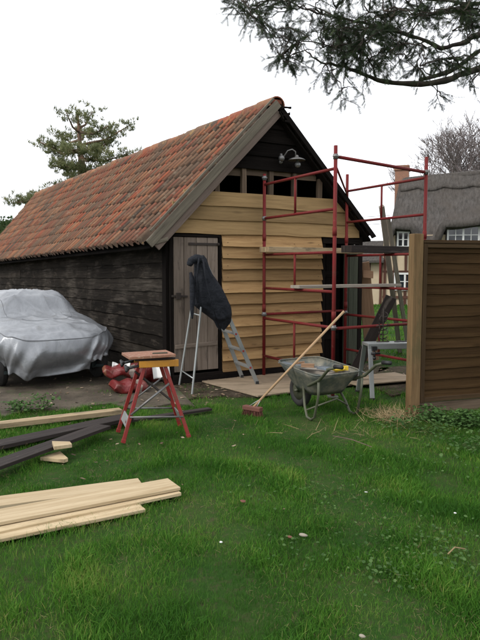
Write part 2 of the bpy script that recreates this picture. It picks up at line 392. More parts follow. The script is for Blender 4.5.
def snoise(x, y, f, seed=0):
    r = np.random.default_rng(seed); v = 0
    for i in range(6):
        a = r.uniform(0, 2*np.pi); k = f*(1+.7*i*.5); v = v+np.sin(k*(x*np.cos(a)+y*np.sin(a))+r.uniform(0, 6.28)+1.3*np.sin(k*.6*(x*np.sin(a)-y*np.cos(a))+r.uniform(0, 6)))/(1+i*.3)
    return v/3.2
# ------------------------------------------------------------------ ground
g = MB()
def gz(x, y):
    d = math.hypot(x, y)
    return -.004 if d > 45 else (.012*math.sin(x*1.7+y)*math.sin(y*1.3-x*.6)-.012)
xs = [-800, -200, -60]+[-16+i*.5 for i in range(73)]+[60, 200, 800]; ys = [-200, -20]+[-2+i*.5 for i in range(75)]+[60, 150, 400, 900]
vs = [(x, y, gz(x, y)) for y in ys for x in xs]; nx = len(xs)
g.add(vs, [[j*nx+i, j*nx+i+1, (j+1)*nx+i+1, (j+1)*nx+i] for j in range(len(ys)-1) for i in range(nx-1)], smooth=True)
tag(g.build('ground', 'ground'), kind='structure')
BA = R(30.6); A0 = Vector((-.95, 8.5, 0)); DG = Vector((math.cos(BA), math.sin(BA), 0)); DL = Vector((-math.sin(BA), math.cos(BA), 0))
def bw(w_, l_, z=0): return A0+DG*w_+DL*l_+Vector((0, 0, z))
def bl(p): d = Vector(p)-A0; return d.dot(DG), d.dot(DL)
# concrete yard between lawn and barn, ragged front edge
yp = []
for i in range(26):
    px = -330+i*21; py = 413-.045*max(px, 0)-(5*math.sin(i*1.9)+3*math.sin(i*.7))*.6-(0 if px > 0 else px*.02)
    yp.append(G(px, py))
yp = [Vector((p.x, p.y, .012)) for p in yp]
back = [bw(.02, 6, .012), bw(.02, 16, .012), bw(-9, 18, .012), bw(-9, 0, .012)]
yard_poly = yp+[bw(.02, 0, .012)]+back
ym = MB(); ym.poly(yard_poly, .03); tag(ym.build('yard', 'yard'), kind='structure')
# ------------------------------------------------------------------ barn
barn = thing('barn', 'long low black weatherboarded barn with red pantile roof and new oak boarded gable', 'barn', A0, BA)
GW, BL_, RZ, RW = 3.3, 14.4, 3.98, 1.61
SLL, SLR = (RZ-1.95)/(RW+.39), (RZ-2.12)/(3.5-RW); WZL, WZR = RZ-SLL*RW, RZ-SLR*RW
def roofz(w_): return RZ-SLL*(RW-w_) if w_ <= RW else RZ-SLR*(w_-RW)
def sag(z, l_): return z-.013*l_*(1-min(max((z-2)/2, 0), 1))
# left wall boarding
m = MB(); z = .06; row = 0
while z < 1.98:
    h = .2+random.uniform(-.015, .02); l_ = .1
    while l_ < BL_:
        L = random.uniform(2.2, 4.2); e = min(l_+L, BL_)
        out = -.028-random.random()*.008; dz = random.uniform(-.007, .007)
        c0 = Vector((out, l_+.004, sag(z+h/2, l_)+dz)); c1 = Vector((out, e-.004, sag(z+h/2, e)-dz))
        m.board(c0, c1, (.024, 0, h+.03), (-.022, 0, 0), None, .014)
        l_ = e
    z += h; row += 1
m.build('side_wall', 'black', barn, .003)
m = MB()   # sheathing closing the box, set inside the boards
m.board((.03, 0, 1.05), (.03, BL_, .93), (0, 0, 2.3), (.02, 0, 0)); m.board((GW-.02, .1, 1.15), (GW-.02, BL_, 1.1), (0, 0, 2.5), (.02, 0, 0))
for i in range(11): m.board((GW+.02, .1, .15+i*.2), (GW+.02, BL_, .12+i*.2), (-.02, 0, .22), (.02, 0, 0))
for i in range(18):
    zz = .1+i*.22; hw = min(RW, (RZ-zz)/1.05-.05)
    if hw > .1: m.board((RW-hw, BL_-.02, zz), (RW+hw, BL_-.02, zz), (0, -.01, .24), (0, .02, 0))
m.build('rear_wall', 'blackflat', barn)
m = MB(); m.board((-.035, .05, 0), (-.035, .05, 2.3), (0, .13, 0), (.07, 0, 0)); m.build('corner_post', 'blackflat', barn, .004)
# gable boarding
m = MB(); m2 = MB()
rows = []; z = .13
while z < 1.99: h = .163+random.uniform(-.012, .012); rows.append((z, h)); z += h
z1 = z
for zz, h in rows:
    e1 = 2.56+random.uniform(-.02, .02); out = -.032
    m.board((.785, out, zz+h/2), (e1, out-.003, zz+h/2+random.uniform(-.008, .008)), (0, .056, h+.034), (0, -.024, 0), None, .014)
z = max(z1, 2.05)
for k, h in enumerate((.2, .19, .17)):
    wl = max(.0, (z+h*.8-WZL)/SLL-.06) if k else 0.0; wr = GW-max(0, (z+h*.8-WZR)/SLR-.06)
    m2.board((wl, -.036, z+h/2), (wr, -.036, z+h/2+.01), (0, .028, h+.035), (0, -.026, 0), None, .016); z += h
ztop = z
nb_ = MB()
for zz, h in rows:
    for xx in (.87, 1.45, 2.02, 2.48):
        nb_.tube([(xx, -.058, zz+.035), (xx, -.066, zz+.035)], .004, 6)
ob_ = m.build('oak_boarding', 'oak', barn, .004); tag(nb_.build('nail_heads', 'iron', ob_), kind='stuff'); m2.build('upper_oak_boarding', 'oak2', barn, .004)
# base beam under the gable
m = MB(); m.board((0, -.02, .06), (2.6, -.02, .06), (0, 0, .14), (0, .08, 0), 6, .01); m.build('sill_beam', 'blackflat', barn, .004)
# frieze studs, brown panels, top plate
for w_ in (.45, .724, 1.163, 1.623, 2.05, 2.52, 2.84):
    m = MB(); top = min(3.06, roofz(w_)-.12); m.board((w_, .0, ztop-.05), (w_+random.uniform(-.01, .01), .0, top), (.075, 0, 0), (0, .06, 0), 3, .008)
    m.build('stud', 'stud', barn, .004)
m = MB()
for a, b_, zl in ((.62, .70, 2.9), (.78, 1.12, 2.9), (1.21, 1.58, 2.92), (1.67, 2.0, 2.95), (2.1, 2.47, 2.93)):
    m.board((a, .02, (zl+3.08)/2), (b_, .02, (zl+3.08)/2+.01), (0, 0, 3.08-zl), (0, .02, 0), 2, .02)
m.build('frieze_panel', 'stud', barn, .003)
m = MB(); z = 3.03
while z < RZ-.15:
    h = .2; hl = RW-(RZ-(z+h*.5))/SLL+.04; hr = RW+(RZ-(z+h*.5))/SLR-.04
    if hr-hl > .08: m.board((hl, -.03, z+h/2), (hr, -.03, z+h/2), (0, .028, h+.03), (0, -.022, 0), None, .01)
    z += h
m.build('black_gable_boarding', 'blackflat', barn, .003)
# left door
d = bpy.data.objects.new('door', None); COL.objects.link(d); d.parent = barn; d['label'] = 'closed bleached plank door'
m = MB(); x = .035
for wd in (.16, .19, .17, .17): m.board((x+wd/2, -.02, .17), (x+wd/2, -.02, 2.02), (wd-.007, 0, 0), (0, .028, 0), 6, .004); x += wd
m.build('door_planks', 'door', d, .003)
m = MB(); m.board((.05, -.045, .52), (.70, -.045, .54), (0, 0, .055), (0, .02, 0)); m.build('door_batten', 'door', d, .003)
for zz in (1.93,):
    m = MB(); m.board((.26, -.045, zz), (.74, -.045, zz), (0, 0, .035), (0, .008, 0)); m.ball((.72, -.05, zz), .022); m.build('strap_hinge', 'iron', d, .002)
m = MB(); m.board((.0, -.05, 1.22), (.24, -.05, 1.21), (0, 0, .03), (0, .01, 0)); m.box((.1, -.055, 1.22), .07, .02, .09); m.build('latch', 'iron', d, .002)
m = MB(); m.board((.005, -.012, .1), (.005, -.012, 2.06), (.05, 0, 0), (0, .06, 0)); m.board((.757, -.012, .1), (.757, -.012, 2.04), (.04, 0, 0), (0, .07, 0)); m.board((.03, -.014, 2.045), (.76, -.014, 2.045), (0, 0, .035), (0, .07, 0))
m.build('door_frame', 'blackflat', barn, .003)
# right doorway, green-grey boards, dark posts
m = MB(); m.board((2.60, 0, .0), (2.60, 0, 2.05), (.06, 0, 0), (0, .09, 0)); m.board((2.57, -.012, 2.02), (3.3, -.012, 2.02), (0, 0, .08), (0, .1, 0)); m.build('doorway_frame', 'blackflat', barn, .004)
m = MB()
for i, xx in enumerate((3.06, 3.16, 3.25)): m.board((xx, -.03, .05), (xx, -.03, 1.96), (.09, 0, 0), (0, .03, 0), 5, .006)
m.build('side_boards', 'greenb', barn, .003)
m = MB()
for xx in (2.66, 2.76, 2.86, 2.96): m.board((xx+.045, .12, .05), (xx+.045, .12, 1.96), (.092, 0, 0), (0, .025, 0), 4, .004)
m.board((2.63, .10, 1.5), (3.02, .10, 1.5), (0, 0, .09), (0, .02, 0)); m.board((2.63, .10, .5), (3.02, .10, .5), (0, 0, .09), (0, .02, 0))
m.build('black_plank_door', 'blackflat', barn, .003)
m = MB(); m.board((3.36, .02, 0), (3.36, .02, 2.1), (.08, 0, 0), (0, .1, 0)); m.build('corner_post', 'blackflat', barn, .004)
# roof: pantiles on both slopes
LL = (-.18, BL_+.15)
def slope_frame(side):
    if side < 0: e = Vector((-.39, 0, roofz(-.39))); 
    else: e = Vector((3.5, 0, roofz(3.5)))
    r = Vector((RW, 0, RZ)); return r, e
tiles = MB(); ncol = 72; cw = (LL[1]-LL[0])/ncol
prof = []
for i in range(9):
    u = i/8; prof.append((u, 0.062*math.exp(-((u-.74)/.15)**2)-.026*math.sin(math.pi*min(max(u/.62, 0), 1))))
for side in (-1, 1):
    r, e = slope_frame(side); dv = (e-r); SL = dv.length; dn = dv.normalized(); nrm = Vector((-dn.z*side*-1, 0, abs(dn.x)))
    nrm = Vector((dn.z*-1*(1 if side > 0 else -1), 0, abs(dn.x))); nrm.normalize()
    nr = 10; gauge = SL/nr
    for c in range(ncol):
        cj = random.uniform(-.008, .008); cr = random.random()
        for k in range(nr):
            s0 = k*gauge-.02; s1 = (k+1)*gauge+.045+random.uniform(-.012, .012)
            y0 = LL[0]+c*cw+random.uniform(-.004, .004)+cj; rot = random.uniform(-.006, .006); lift = random.uniform(0, .008)
            vs = []
            for (s_, lf) in ((s0, .004), (s1, .020+lift), (s1, .004+lift)):
                for (u, h) in prof:
                    y_ = y0+u*cw*1.06+(s_-s0)*rot
                    b0 = r+dn*s_+nrm*(lf+h-(0 if lf != .004+lift else .0))
                    sg = .02*math.sin(y_*.9)+.015*math.sin(y_*2.3+1)
                    z_ = b0.z-.013*y_*(s_/SL)*(1 if y_ > 0 else 0)+.012*max(y_, 0)*(1-min(max(s_/SL, 0), 1))-abs(sg)*math.sin(math.pi*min(s_/SL, 1))
                    vs.append((b0.x, y_, z_))
            n9 = 9; uvt = [[(i/8, 0), ((i+1)/8, 0), ((i+1)/8, 1), (i/8, 1)] for i in range(8)]*2; fs = [[i, i+1, n9+i+1, n9+i] for i in range(8)]+[[n9+i, n9+i+1, 2*n9+i+1, 2*n9+i] for i in range(8)]
            if side > 0: fs = [f[::-1] for f in fs]; uvt = [q[::-1] for q in uvt]
            tiles.add(vs, fs, uvt, random.random() if random.random() < .5 else min(1, max(0, cr+random.gauss(0, .04))), True)
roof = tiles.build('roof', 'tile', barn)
m = MB()    # boarding under the tiles
for side in (-1, 1):
    r, e = slope_frame(side); 
    q = [(r.x, LL[0]+.03, r.z-.10), (e.x-(-.04 if side < 0 else .04), LL[0]+.03, e.z-.06), (e.x-(-.04 if side < 0 else .04), LL[1], e.z-.06-.19), (r.x, LL[1], r.z-.10+.17)]
    vs = [Vector(p) for p in q]+[Vector(p)-Vector((0, 0, .035)) for p in q]
    m.add(vs, [[0, 1, 2, 3], [7, 6, 5, 4], [0, 4, 5, 1], [1, 5, 6, 2], [2, 6, 7, 3], [3, 7, 4, 0]])
m.build('roof_boards', 'blackflat', roof)
m = MB(); k = 0; y_ = LL[0]-.02
while y_ < LL[1]:
    rr = .125+random.uniform(-.006, .006); dz = random.uniform(-.008, .008)
    def rf(u, v, y_=y_, rr=rr, dz=dz):
        a = math.pi*(1.12*u-.06); return (RW+rr*math.cos(a), y_+v*.42, RZ-.06+.012*(y_+v*.4)+dz+.01*v+rr*.95*math.sin(a))
    m.grid(rf, 10, 1); 
    a0 = [(RW+rr*math.cos(math.pi*(1.12*i/10-.06)), y_, RZ-.06+.012*y_+dz+rr*.95*math.sin(math.pi*(1.12*i/10-.06))) for i in range(11)]
    a1 = [(RW+(p[0]-RW)*.86, p[1], RZ-.06+.012*y_+dz+(p[2]-RZ+.06-.012*y_-dz)*.86) for p in a0]
    m.add(a0+a1, [[i, i+1, 12+i, 11+i] for i in range(10)])
    y_ += .40
m.board((RW, LL[0], RZ-.02), (RW, LL[1], RZ+.15), (.17, 0, 0), (0, 0, .08))
m.build('ridge_tiles', 'ridge', roof)
for (dx, dz, dy, lx, lz) in ((.10, -.10, -.23, .16, .02), (.14, -.19, -.20, .12, .035), (.06, -.16, -.235, .07, -.10), (.17, -.27, -.2, .10, .0)):
    m = MB(); m.board((RW+dx-.05, dy, RZ+dz), (RW+dx-.05+lx, dy, RZ+dz+lz), (0, 0, .03), (0, .03, 0), 3, .02); m.build('broken_batten', 'blackflat', barn)
# bargeboards
r, e = slope_frame(-1); dn = (e-r).normalized(); nn = Vector((-dn.z*-1, 0, dn.x*1)); pn = Vector((dn.z, 0, -dn.x)) ; pn = pn if pn.z > 0 else -pn
def barge(off, wd, y_, s0, s1, mat, side=-1, name='bargeboard', tk=.028):
    r, e = slope_frame(side); dn = (e-r).normalized(); pn = Vector((dn.z, 0, -dn.x)); pn = pn if pn.z > 0 else -pn
    m = MB(); p0 = r+dn*s0+pn*off; p1 = r+dn*((e-r).length+s1)+pn*off; p0.y = p1.y = y_
    m.board(p0, p1, pn*wd, (0, tk, 0), 7, .006); return m.build(name, mat, barn, .003)
barge(-.03, .115, -.222, .03, .03, 'barge')
barge(-.135, .10, -.196, .10, -.02, 'barge2')
barge(.075, .03, -.235, .06, -.1, 'barge')
barge(-.03, .075, -.20, .06, .0, 'blackflat', 1)
m = MB(); m.board((-.30, -.2, roofz(-.34)-.07), (-.12, -.2, roofz(-.34)-.02), (0, 0, .05), (0, .05, 0)); m.build('eave_bracket', 'barge', barn, .003)
for i in range(26):    # rafter feet along the visible eave
    pass
yy = .15
while yy < BL_:
    m = MB(); zz = roofz(-.3)-.013*yy; m.board((.0, yy, roofz(0)-.13-.013*yy), (-.26, yy, zz-.055), (0, .05, 0), (.04, 0, .05)); yy += .45; m.build('rafter_foot', 'blackflat', roof)
# ------------------------------------------------------------------ floodlight on gable
p = bw(1.86, -.05, 3.18)
fl = thing('wall_light', 'swan neck wall light with shallow dish and two bare bulbs on black gable boards', 'light', p, BA)
m = MB(); m.tube([(-.1, .0, -.02), (-.1, -.1, .06), (-.07, -.16, .14), (0, -.19, .165), (.06, -.2, .13), (.07, -.2, .04)], .011); m.ball((-.1, .01, -.03), .035); m.build('swan_neck', 'steel', fl)
m = MB(); m.grid(lambda u, v: (.09+.15*v*math.cos(u*6.283), -.2+.15*v*math.sin(u*6.283), .035-.05*v*v), 20, 5, True); m.ball((.09, -.2, .045), .03); m.build('dish_shade', 'steel', fl, solid=.004); fl.scale = (.85, .85, .85)
for (x, y_, z) in ((-.17, -.12, .01), (.11, -.2, -.085)):
    m = MB(); m.ball((x, y_, z), .052, 14, 10); m.tube([(x, y_, z+.03), (x+.01, y_+.03, z+.075)], .022); m.build('lamp_bulb', 'steel', fl)
m = MB(); m.tube([(-.17, -.1, .04), (-.1, -.03, -.02)], .012); m.build('bracket', 'steel', fl); m = MB(); m.tube([(.11, -.2, -.03), (.09, -.2, .03)], .014); m.build('bracket', 'steel', fl)
# ------------------------------------------------------------------ scaffold tower
sc = thing('scaffold_tower', 'red tubular scaffold tower standing in front of the oak gable', 'scaffolding', (0, 0, 0))
P1 = Vector((.35, 9.08, 0)); P2 = Vector((1.145, 7.62, 0)); tt = 1.53
P4 = P2+DG*tt; P3 = P1+DG*tt; P4.z = P3.z = 0
tops = [2.94, 3.06, 3.05, 3.06]
for q, tp in zip((P1, P2, P3, P4), tops):
    m = MB(); m.tube([q+Vector((0, 0, .03)), q+Vector((0, 0, tp))], .0235, 12)
    for j in (1.02, 2.04): m.tube([q+Vector((0, 0, j-.05)), q+Vector((0, 0, j+.05))], .028, 12)
    m.build('standard', 'red', sc)
    m = MB(); m.box((q.x, q.y, .018), .13, .13, .014); m.tube([q+Vector((0, 0, .025)), q+Vector((0, 0, .2))], .012); m.build('base_plate', 'steel', sc)
for (a, b_) in ((P1, P2), (P3, P4)):
    for z0, zt in ((.32, .87), (1.31, 1.79), (2.31, 2.79)):
        m = MB(); u = Vector((0, 0, 1)); m.tube([a+u*z0, b_+u*z0], .019, 10); m.tube([a+u*zt, b_+u*zt], .019, 10)
        c = a.lerp(b_, .48); m.tube([c+u*z0, c+u*zt], .016, 8); m.build('ladder_frame', 'red', sc)
def rail(a, za, b_, zb, r=.019): m = MB(); m.tube([a+Vector((0, 0, za)), b_+Vector((0, 0, zb))], r, 10); m.build('rail', 'red', sc)
rail(P1, .93, P3, .93); rail(P2, 2.93, P4, 2.86, .021); rail(P2, 2.83, P3, 2.74, .014)
rail(P2, .86, P4, .86)
for q, z in ((P1, 2.88), (P1, 2.31), (P2, 2.93), (P4, 2.86), (P1, .93), (P3, .9), (P2, .87)):
    m = MB(); m.tube([q+Vector((0, 0, z-.03)), q+Vector((0, 0, z+.03))], .031, 10); m.tube([q+Vector((-.04, -.03, z)), q+Vector((.04, -.03, z))], .008, 6); m.build('coupler', 'steel', sc)
# boards on the scaffold
def up(v, z): return Vector((v.x, v.y, z))
def splank(a, b_, z, wd, th, mat, label, warp=0, tilt=0, name='scaffold_board'):
    a = up(a, z); b_ = up(b_, z+tilt); side = Vector((-(b_-a).y, (b_-a).x, 0)).normalized()*wd
    m = MB(); m.board(a, b_, side, (0, 0, th), 8, .008); o = m.build(name, mat, None, .004)
    c = (a+b_)*.5
    return tag(o, label, 'board', 'boards laid across the scaffold tower')
fr = (P2-P1).normalized()
splank(P1+fr*.16-DG*.1, P1+fr*.16+DG*1.65, 1.86, .24, .075, 'pinedirty', 'pale plank on upper scaffold level, the one nearest the barn')
splank(P1+fr*1.0-DG*-.72, P1+fr*1.0+DG*2.2, 1.86, .22, .095, 'darkplank', 'dark end-worn plank on upper scaffold level jutting out to the right')
splank(P1+fr*.92-DG*.08, P1+fr*.92+DG*1.75, 1.352, .2, .04, 'greyb', 'thin grey plank on the lower scaffold level in front of the black doorway')
# ------------------------------------------------------------------ leaning boards
def lean(name, foot, top, wd, th, mat, label, group=None, notch=False):
    foot, top = Vector(foot), Vector(top); ax = (top-foot).normalized(); side = ax.cross(Vector((0, 1, 0))).normalized()
    nrm = ax.cross(side).normalized(); m = MB(); m.board(foot, top, side*wd, nrm*th, 6, .004)
    return tag(m.build(name, mat, None, .004), label, 'board', group)
lean('leaning_board', (1.50, 8.50, .02), (2.01, 8.30, 1.22), .15, .028, 'darkplank', 'dark stained board leaning steeply on the scaffold behind the wheelbarrow')
lean('leaning_board', (2.30, 10.75, 0), (2.02, 10.35, 1.69), .22, .03, 'brownb', 'wide orange brown board leaning upright beside the black barn doorway')
m = MB(); pp = Vector((2.09, 10.30, 1.50)); m.board(pp+Vector((-.07, 0, 0)), pp+Vector((.1, 0, -.01)), (0, 0, .12), (0, .025, 0)); tag(m.build('block_offcut', 'brownb', None, .004), 'small brown offcut fixed across the top of the wide leaning board', 'offcut')
lean('leaning_batten', (3.02, 11.7, 0), (2.11, 9.42, 2.52), .075, .05, 'greyb', 'left one of two long grey battens leaning on the scaffold rail', 'long battens leaning on the scaffold')
lean('leaning_batten', (3.19, 11.7, 0), (2.20, 9.38, 2.34), .06, .05, 'greyb', 'right one of two long grey battens leaning on the scaffold rail', 'long battens leaning on the scaffold')
# ------------------------------------------------------------------ plywood
m = MB(); c0 = Vector((-.53, 8.60, 0)); e1 = Vector((.61, -.79, 0)).normalized()*0; sd_ = Vector((.75, -1.02, 0)); lo = DG*2.3
q = [c0, c0+sd_, c0+sd_+lo, c0+lo]; m.poly([Vector((p.x, p.y, .036)) for p in q], .02)
tag(m.build('plywood_sheet', 'ply', None, .003), 'large worn plywood sheet lying under the scaffold and ladder', 'plywood')
m = MB(); c1 = Vector((1.55, 8.2, 0)); q = [c1, c1+Vector((1.0, .42, 0)), c1+Vector((.75, 1.0, 0)), c1+Vector((-.3, .55, 0))]
m.poly([Vector((p.x, p.y, .058)) for p in q], .018); tag(m.build('plywood_sheet', 'ply', None, .003), 'smaller plywood piece lying beyond the wheelbarrow near the trestle', 'plywood')
# ------------------------------------------------------------------ stepladder
st = thing('stepladder', 'aluminium stepladder with a jacket over its top in front of the plank door', 'stepladder', (0, 0, 0))
F1, F2 = Vector((-.61, 7.83, 0)), Vector((-.83, 8.42, .01)); S1, S2 = Vector((.235, 8.36, .04)), Vector((.03, 8.86, .04))
T1, T2 = Vector((-.44, 8.02, 1.66)), Vector((-.56, 8.42, 1.66))
m = MB()
for a, b_ in ((F1, T1), (F2, T2)): m.tube([a, b_], .014, 6, smooth=False)
m.build('prop_leg', 'alu', st); m = MB(); m.tube([F1.lerp(T1, .12), F2.lerp(T2, .12)], .009); m.build('prop_brace', 'alu', st); m = MB(); m.tube([F1.lerp(T1, .6), F2.lerp(T2, .6)], .009); m.build('prop_brace', 'alu', st)
for a, b_ in ((S1, T1), (S2, T2)):
    m = MB(); s_ = (S2-S1).normalized(); ax = (b_-a).normalized(); nn = ax.cross(s_).normalized(); m.board(a, b_, nn*.055, s_*.02); m.build('stile', 'alu', st, .002)
    m = MB(); m.box((a.x, a.y, a.z+.015), .045, .045, .04); m.build('rubber_foot', 'rubber', st)
for k in range(1, 7):
    f = k/7; a = S1.lerp(T1, f); b_ = S2.lerp(T2, f); m = MB(); d_ = DG*.075; m.board(a, b_, d_, (0, 0, .022)); m.build('tread', 'alu', st, .002)
    for e_ in (a, b_): 
        m = MB(); m.box((e_.x, e_.y, e_.z-.004), .03, .03, .026); m.build('tread_end', 'redb', st)
# jacket
jk = thing('jacket', 'dark navy quilted jacket slung over the top of the stepladder', 'jacket', (0, 0, 0))
jr = [(256, 197, 204, 8.05), (260, 193.5, 207, 8.07), (266, 194, 209, 8.08), (274, 194, 213, 8.08), (282, 192.5, 218, 8.08), (290, 191.5, 223, 8.08), (298, 191, 227.5, 8.09), (304, 192, 230.5, 8.1), (309, 199, 231.5, 8.12), (315, 207, 232, 8.14), (321, 213, 231, 8.16), (326, 216, 227.5, 8.16), (329.5, 220, 225, 8.16)]
def jf(u, v):
    t = v*(len(jr)-1); i = min(int(t), len(jr)-2); f = t-i; a, b_ = jr[i], jr[i+1]
    y, l_, r_, dp = [a[k]+(b_[k]-a[k])*f for k in range(4)]; dp -= .06
    th = u*2*math.pi; cx = (l_+r_)/2; rx = (r_-l_)/2; rd = .13 if 0 < v < 1 else .03
    if v < .1: rd = .05+v*.6
    if v > .8: rd = max(.02, .11-(v-.8)*.4)
    fold = 1+.26*(.5-abs(math.sin(th*2.5+v*3.5))**.7)+.12*(.5-abs(math.sin(th*4.5-v*6+1))**.7)+.05*(.5-abs(math.sin(v*26+th*1.0))**.8)
    q = P(cx+rx*math.cos(th)*(.93+.07*fold), y, dp); q.y += rd*math.sin(th)*fold
    q.z += .012*math.sin(th*3+v*20)
    return q
m = MB(); m.grid(jf, 44, 48, True); o = m.build('body', 'jacket', jk, sub=1)
def sleeve(pts):
    m = MB(); P_ = []; rs = []
    for j in range(len(pts)-1):
        for s in range(5):
            f = s/5; a, b_ = pts[j], pts[j+1]; P_.append(P(a[0]+(b_[0]-a[0])*f, a[1]+(b_[1]-a[1])*f, a[2]+(b_[2]-a[2])*f)); rs.append((a[3]+(b_[3]-a[3])*f)*(1+.14*math.sin(s*2.4+j)))
    P_.append(P(*pts[-1][:3])); rs.append(pts[-1][3]); m.tube(P_, rs, 12); return m.build('sleeve', 'jacket', jk, sub=1)
sleeve([(203, 260, 7.93, .06), (196, 258.5, 7.9, .055), (191, 261, 7.88, .05), (189, 266, 7.87, .035)])
sleeve([(190.5, 272, 7.92, .02), (192, 280, 7.90, .034), (192.5, 296, 7.88, .036), (192, 310, 7.87, .028), (192.3, 319, 7.87, .012)])
m = MB(); m.tube([P(199, 258, 7.86), P(198, 266, 7.84), P(197, 278, 7.84), P(198, 303, 7.86)], [.014, .012, .009, .006], 8); m.tube([P(203, 259, 7.86), P(206, 280, 7.83), P(212, 305, 7.86), P(219, 327, 8.0)], [.012, .009, .008, .006], 8); m.build('front_hem', 'jacket', jk)
# ------------------------------------------------------------------ workbench
wb = thing('folding_workbench', 'red legged folding workbench with a terracotta board on top', 'workbench', (-.84, 5.92, 0), R(17.5))
def leg(x0, y0, x1, y1, z1=.69):
    m = MB(); a, b_ = Vector((x0, y0, .0)), Vector((x1, y1, z1)); ax = (b_-a).normalized(); n_ = ax.cross(Vector((0, 1, 0))).normalized()
    m.board(a, b_, n_*.034, ax.cross(n_)*.024); m.build('leg', 'redb', wb, .004)
    m = MB(); m.board(a-ax*.004, a+ax*.03, n_*.04, ax.cross(n_)*.03); m.build('foot_cap', 'redb', wb, .003)
for sx in (-1, 1):
    for sy in (-1, 1): leg(sx*.31, sy*.20, sx*.095, sy*.145)
for sx in (-1, 1):
    m = MB(); x = sx*.262; m.board((x, -.185, .17), (x, .185, .17), (sx*-.03, 0, .085), (.012, 0, 0)); o = m.build('step_plate', 'alu', wb, .002)
    if sx < 0:
        m = MB(); m.grid(lambda u, v: (x-.012, -.1+.022*math.cos(u*6.283)*(1-v*.35), .165+.024*math.sin(u*6.283)*(1-v*.35)), 18, 1, True); m.box((x-.012, -.1, .165), .003, .008, .02); m.build('round_emblem', 'redb', o)
for sy in (-1, 1):
    m = MB(); m.tube([(-.245, sy*.195, .23), (.255, sy*.195, .2)], .009); m.tube([(-.235, sy*.19, .25), (.13, sy*.17, .52)], .008 if sy > 0 else .011); m.build('brace_bar', 'steel', wb)
m = MB(); m.board((-.18, -.13, .64), (.2, .14, .3), (0, .02, .02), (.01, 0, 0)); m.build('strut', 'iron', wb)
for sy in (-1, 1):
    m = MB(); m.board((-.15, sy*.17, .712), (.21, sy*.17, .712), (0, 0, .062), (0, .028, 0)); m.box((.2, sy*.17, .712), .04, .034, .066); m.build('jaw_beam', 'yellow', wb, .005)
    m = MB(); m.tube([(-.15, sy*.17, .70), (-.26, sy*.17, .68)], .012); m.tube([(-.27, sy*.17-.04, .66), (-.27, sy*.17+.04, .70)], .013); m.ball((-.26, sy*.17, .68), .024); m.build('crank_handle', 'blackp', wb)
m = MB(); m.board((-.18, -.075, .748), (.2, -.075, .748), (0, .11, 0), (0, 0, .02)); m.board((-.18, .07, .748), (.2, .07, .748), (0, .12, 0), (0, 0, .02)); m.box((0, 0, .70), .2, .22, .06); m.build('jaw', 'iron', wb, .003)
m = MB(); m.board((-.255, -.02, .775), (.17, -.06, .79), (-.03, .34, 0), (0, 0, .026), 4, .006); tag(m.build('bench_board', 'terra', None, .004), 'worn terracotta coloured board lying on top of the red workbench', 'board')
bb = bpy.data.objects['bench_board']; bb.location = wb.location; bb.rotation_euler = (0, 0, R(17.5))
m = MB(); m.board((.0, -.1, .801), (.14, -.12, .807), (0, .02, 0), (0, 0, .012)); o = m.build('rasp', 'greenb', None, .002); o.location = wb.location; o.rotation_euler = (0, 0, R(10)); tag(o, 'small dark tool lying on the terracotta board of the workbench', 'tool')
# ------------------------------------------------------------------ wheelbarrow (local x: from wheel to handles)
wx = Vector((.46, -.886, 0)); wa = math.atan2(wx.y, wx.x)
wbw = thing('wheelbarrow', 'grey galvanised wheelbarrow with tools in its tray standing on the grass', 'wheelbarrow', (.72, 7.12, 0), wa)
rimz = .62
def tray(u, v):
    # ring u around, v from bottom to rim
    cs = [(-.12, .30, .555), (.72, .31, .50), (.72, -.31, .49), (-.12, -.30, .545)]; bs = [(.12, .17, .25), (.54, .19, .25), (.54, -.19, .25), (.12, -.17, .25)]
    t = u*4; i = int(t) % 4; f = t-int(t); f = f*f*(3-2*f) if False else f
    a = Vector(cs[i]).lerp(Vector(cs[(i+1) % 4]), f); b_ = Vector(bs[i]).lerp(Vector(bs[(i+1) % 4]), f)
    ca = Vector((.3, 0, a.z)); rnd_ = 1-.10*(abs(f-.5)*2)**6
    p = b_.lerp(a, v); c = Vector((.31, 0, p.z)); return c+(p-c)*rnd_
m = MB(); m.grid(tray, 40, 5, True, uvs=(3, .5)); k = len(m.v)
m.add([tray(i/40, 0) for i in range(40)], [list(range(40))[::-1]])
tr = m.build('tray', 'barrow', wbw, solid=.006)
m = MB(); m.tube([tray(i/40, 1) for i in range(41)], .009, 8, False); m.build('tray_rim', 'barrow', tr)
for sy in (-1, 1):
    m = MB(); m.tube([(-.02, sy*.05, .19), (.1, sy*.1, .25), (.5, sy*.24, .36), (.76, sy*.29, .46), (.93, sy*.30, .595), (1.08, sy*.30, .64)], .016, 10); m.build('handle', 'bfr', wbw)
    m = MB(); m.tube([(1.03, sy*.30, .635), (1.15, sy*.30, .645)], .021, 12); m.build('grip', 'blackp', wbw)
    m = MB(); m.tube([(.34, sy*.21, .32), (.46, sy*.27, .13), (.52, sy*.28, .025), (.60, sy*.28, .012), (.66, sy*.28, .05), (.72, sy*.275, .28), (.73, sy*.28, .43)], .014, 10); m.build('leg', 'bfr', wbw)
m = MB(); m.tube([(.49, -.27, .09), (.66, 0, .22), (.49, .27, .09)], .01); m.build('leg_brace', 'bfr', wbw)
wh = bpy.data.objects.new('wheel', None); COL.objects.link(wh); wh.parent = wbw
m = MB(); m.grid(lambda u, v: ((.145+.045*math.cos(v*6.283))*math.cos(u*6.283)-.04, .05*math.sin(v*6.283), .19+(.145+.045*math.cos(v*6.283))*math.sin(u*6.283)), 32, 12, True); m.build('tyre', 'rubber', wh)
m = MB(); m.tube([(-.04, -.035, .19), (-.04, .035, .19)], .108, 24); m.tube([(-.04, -.08, .19), (-.04, .08, .19)], .018); m.build('rim', 'bfr', wh)
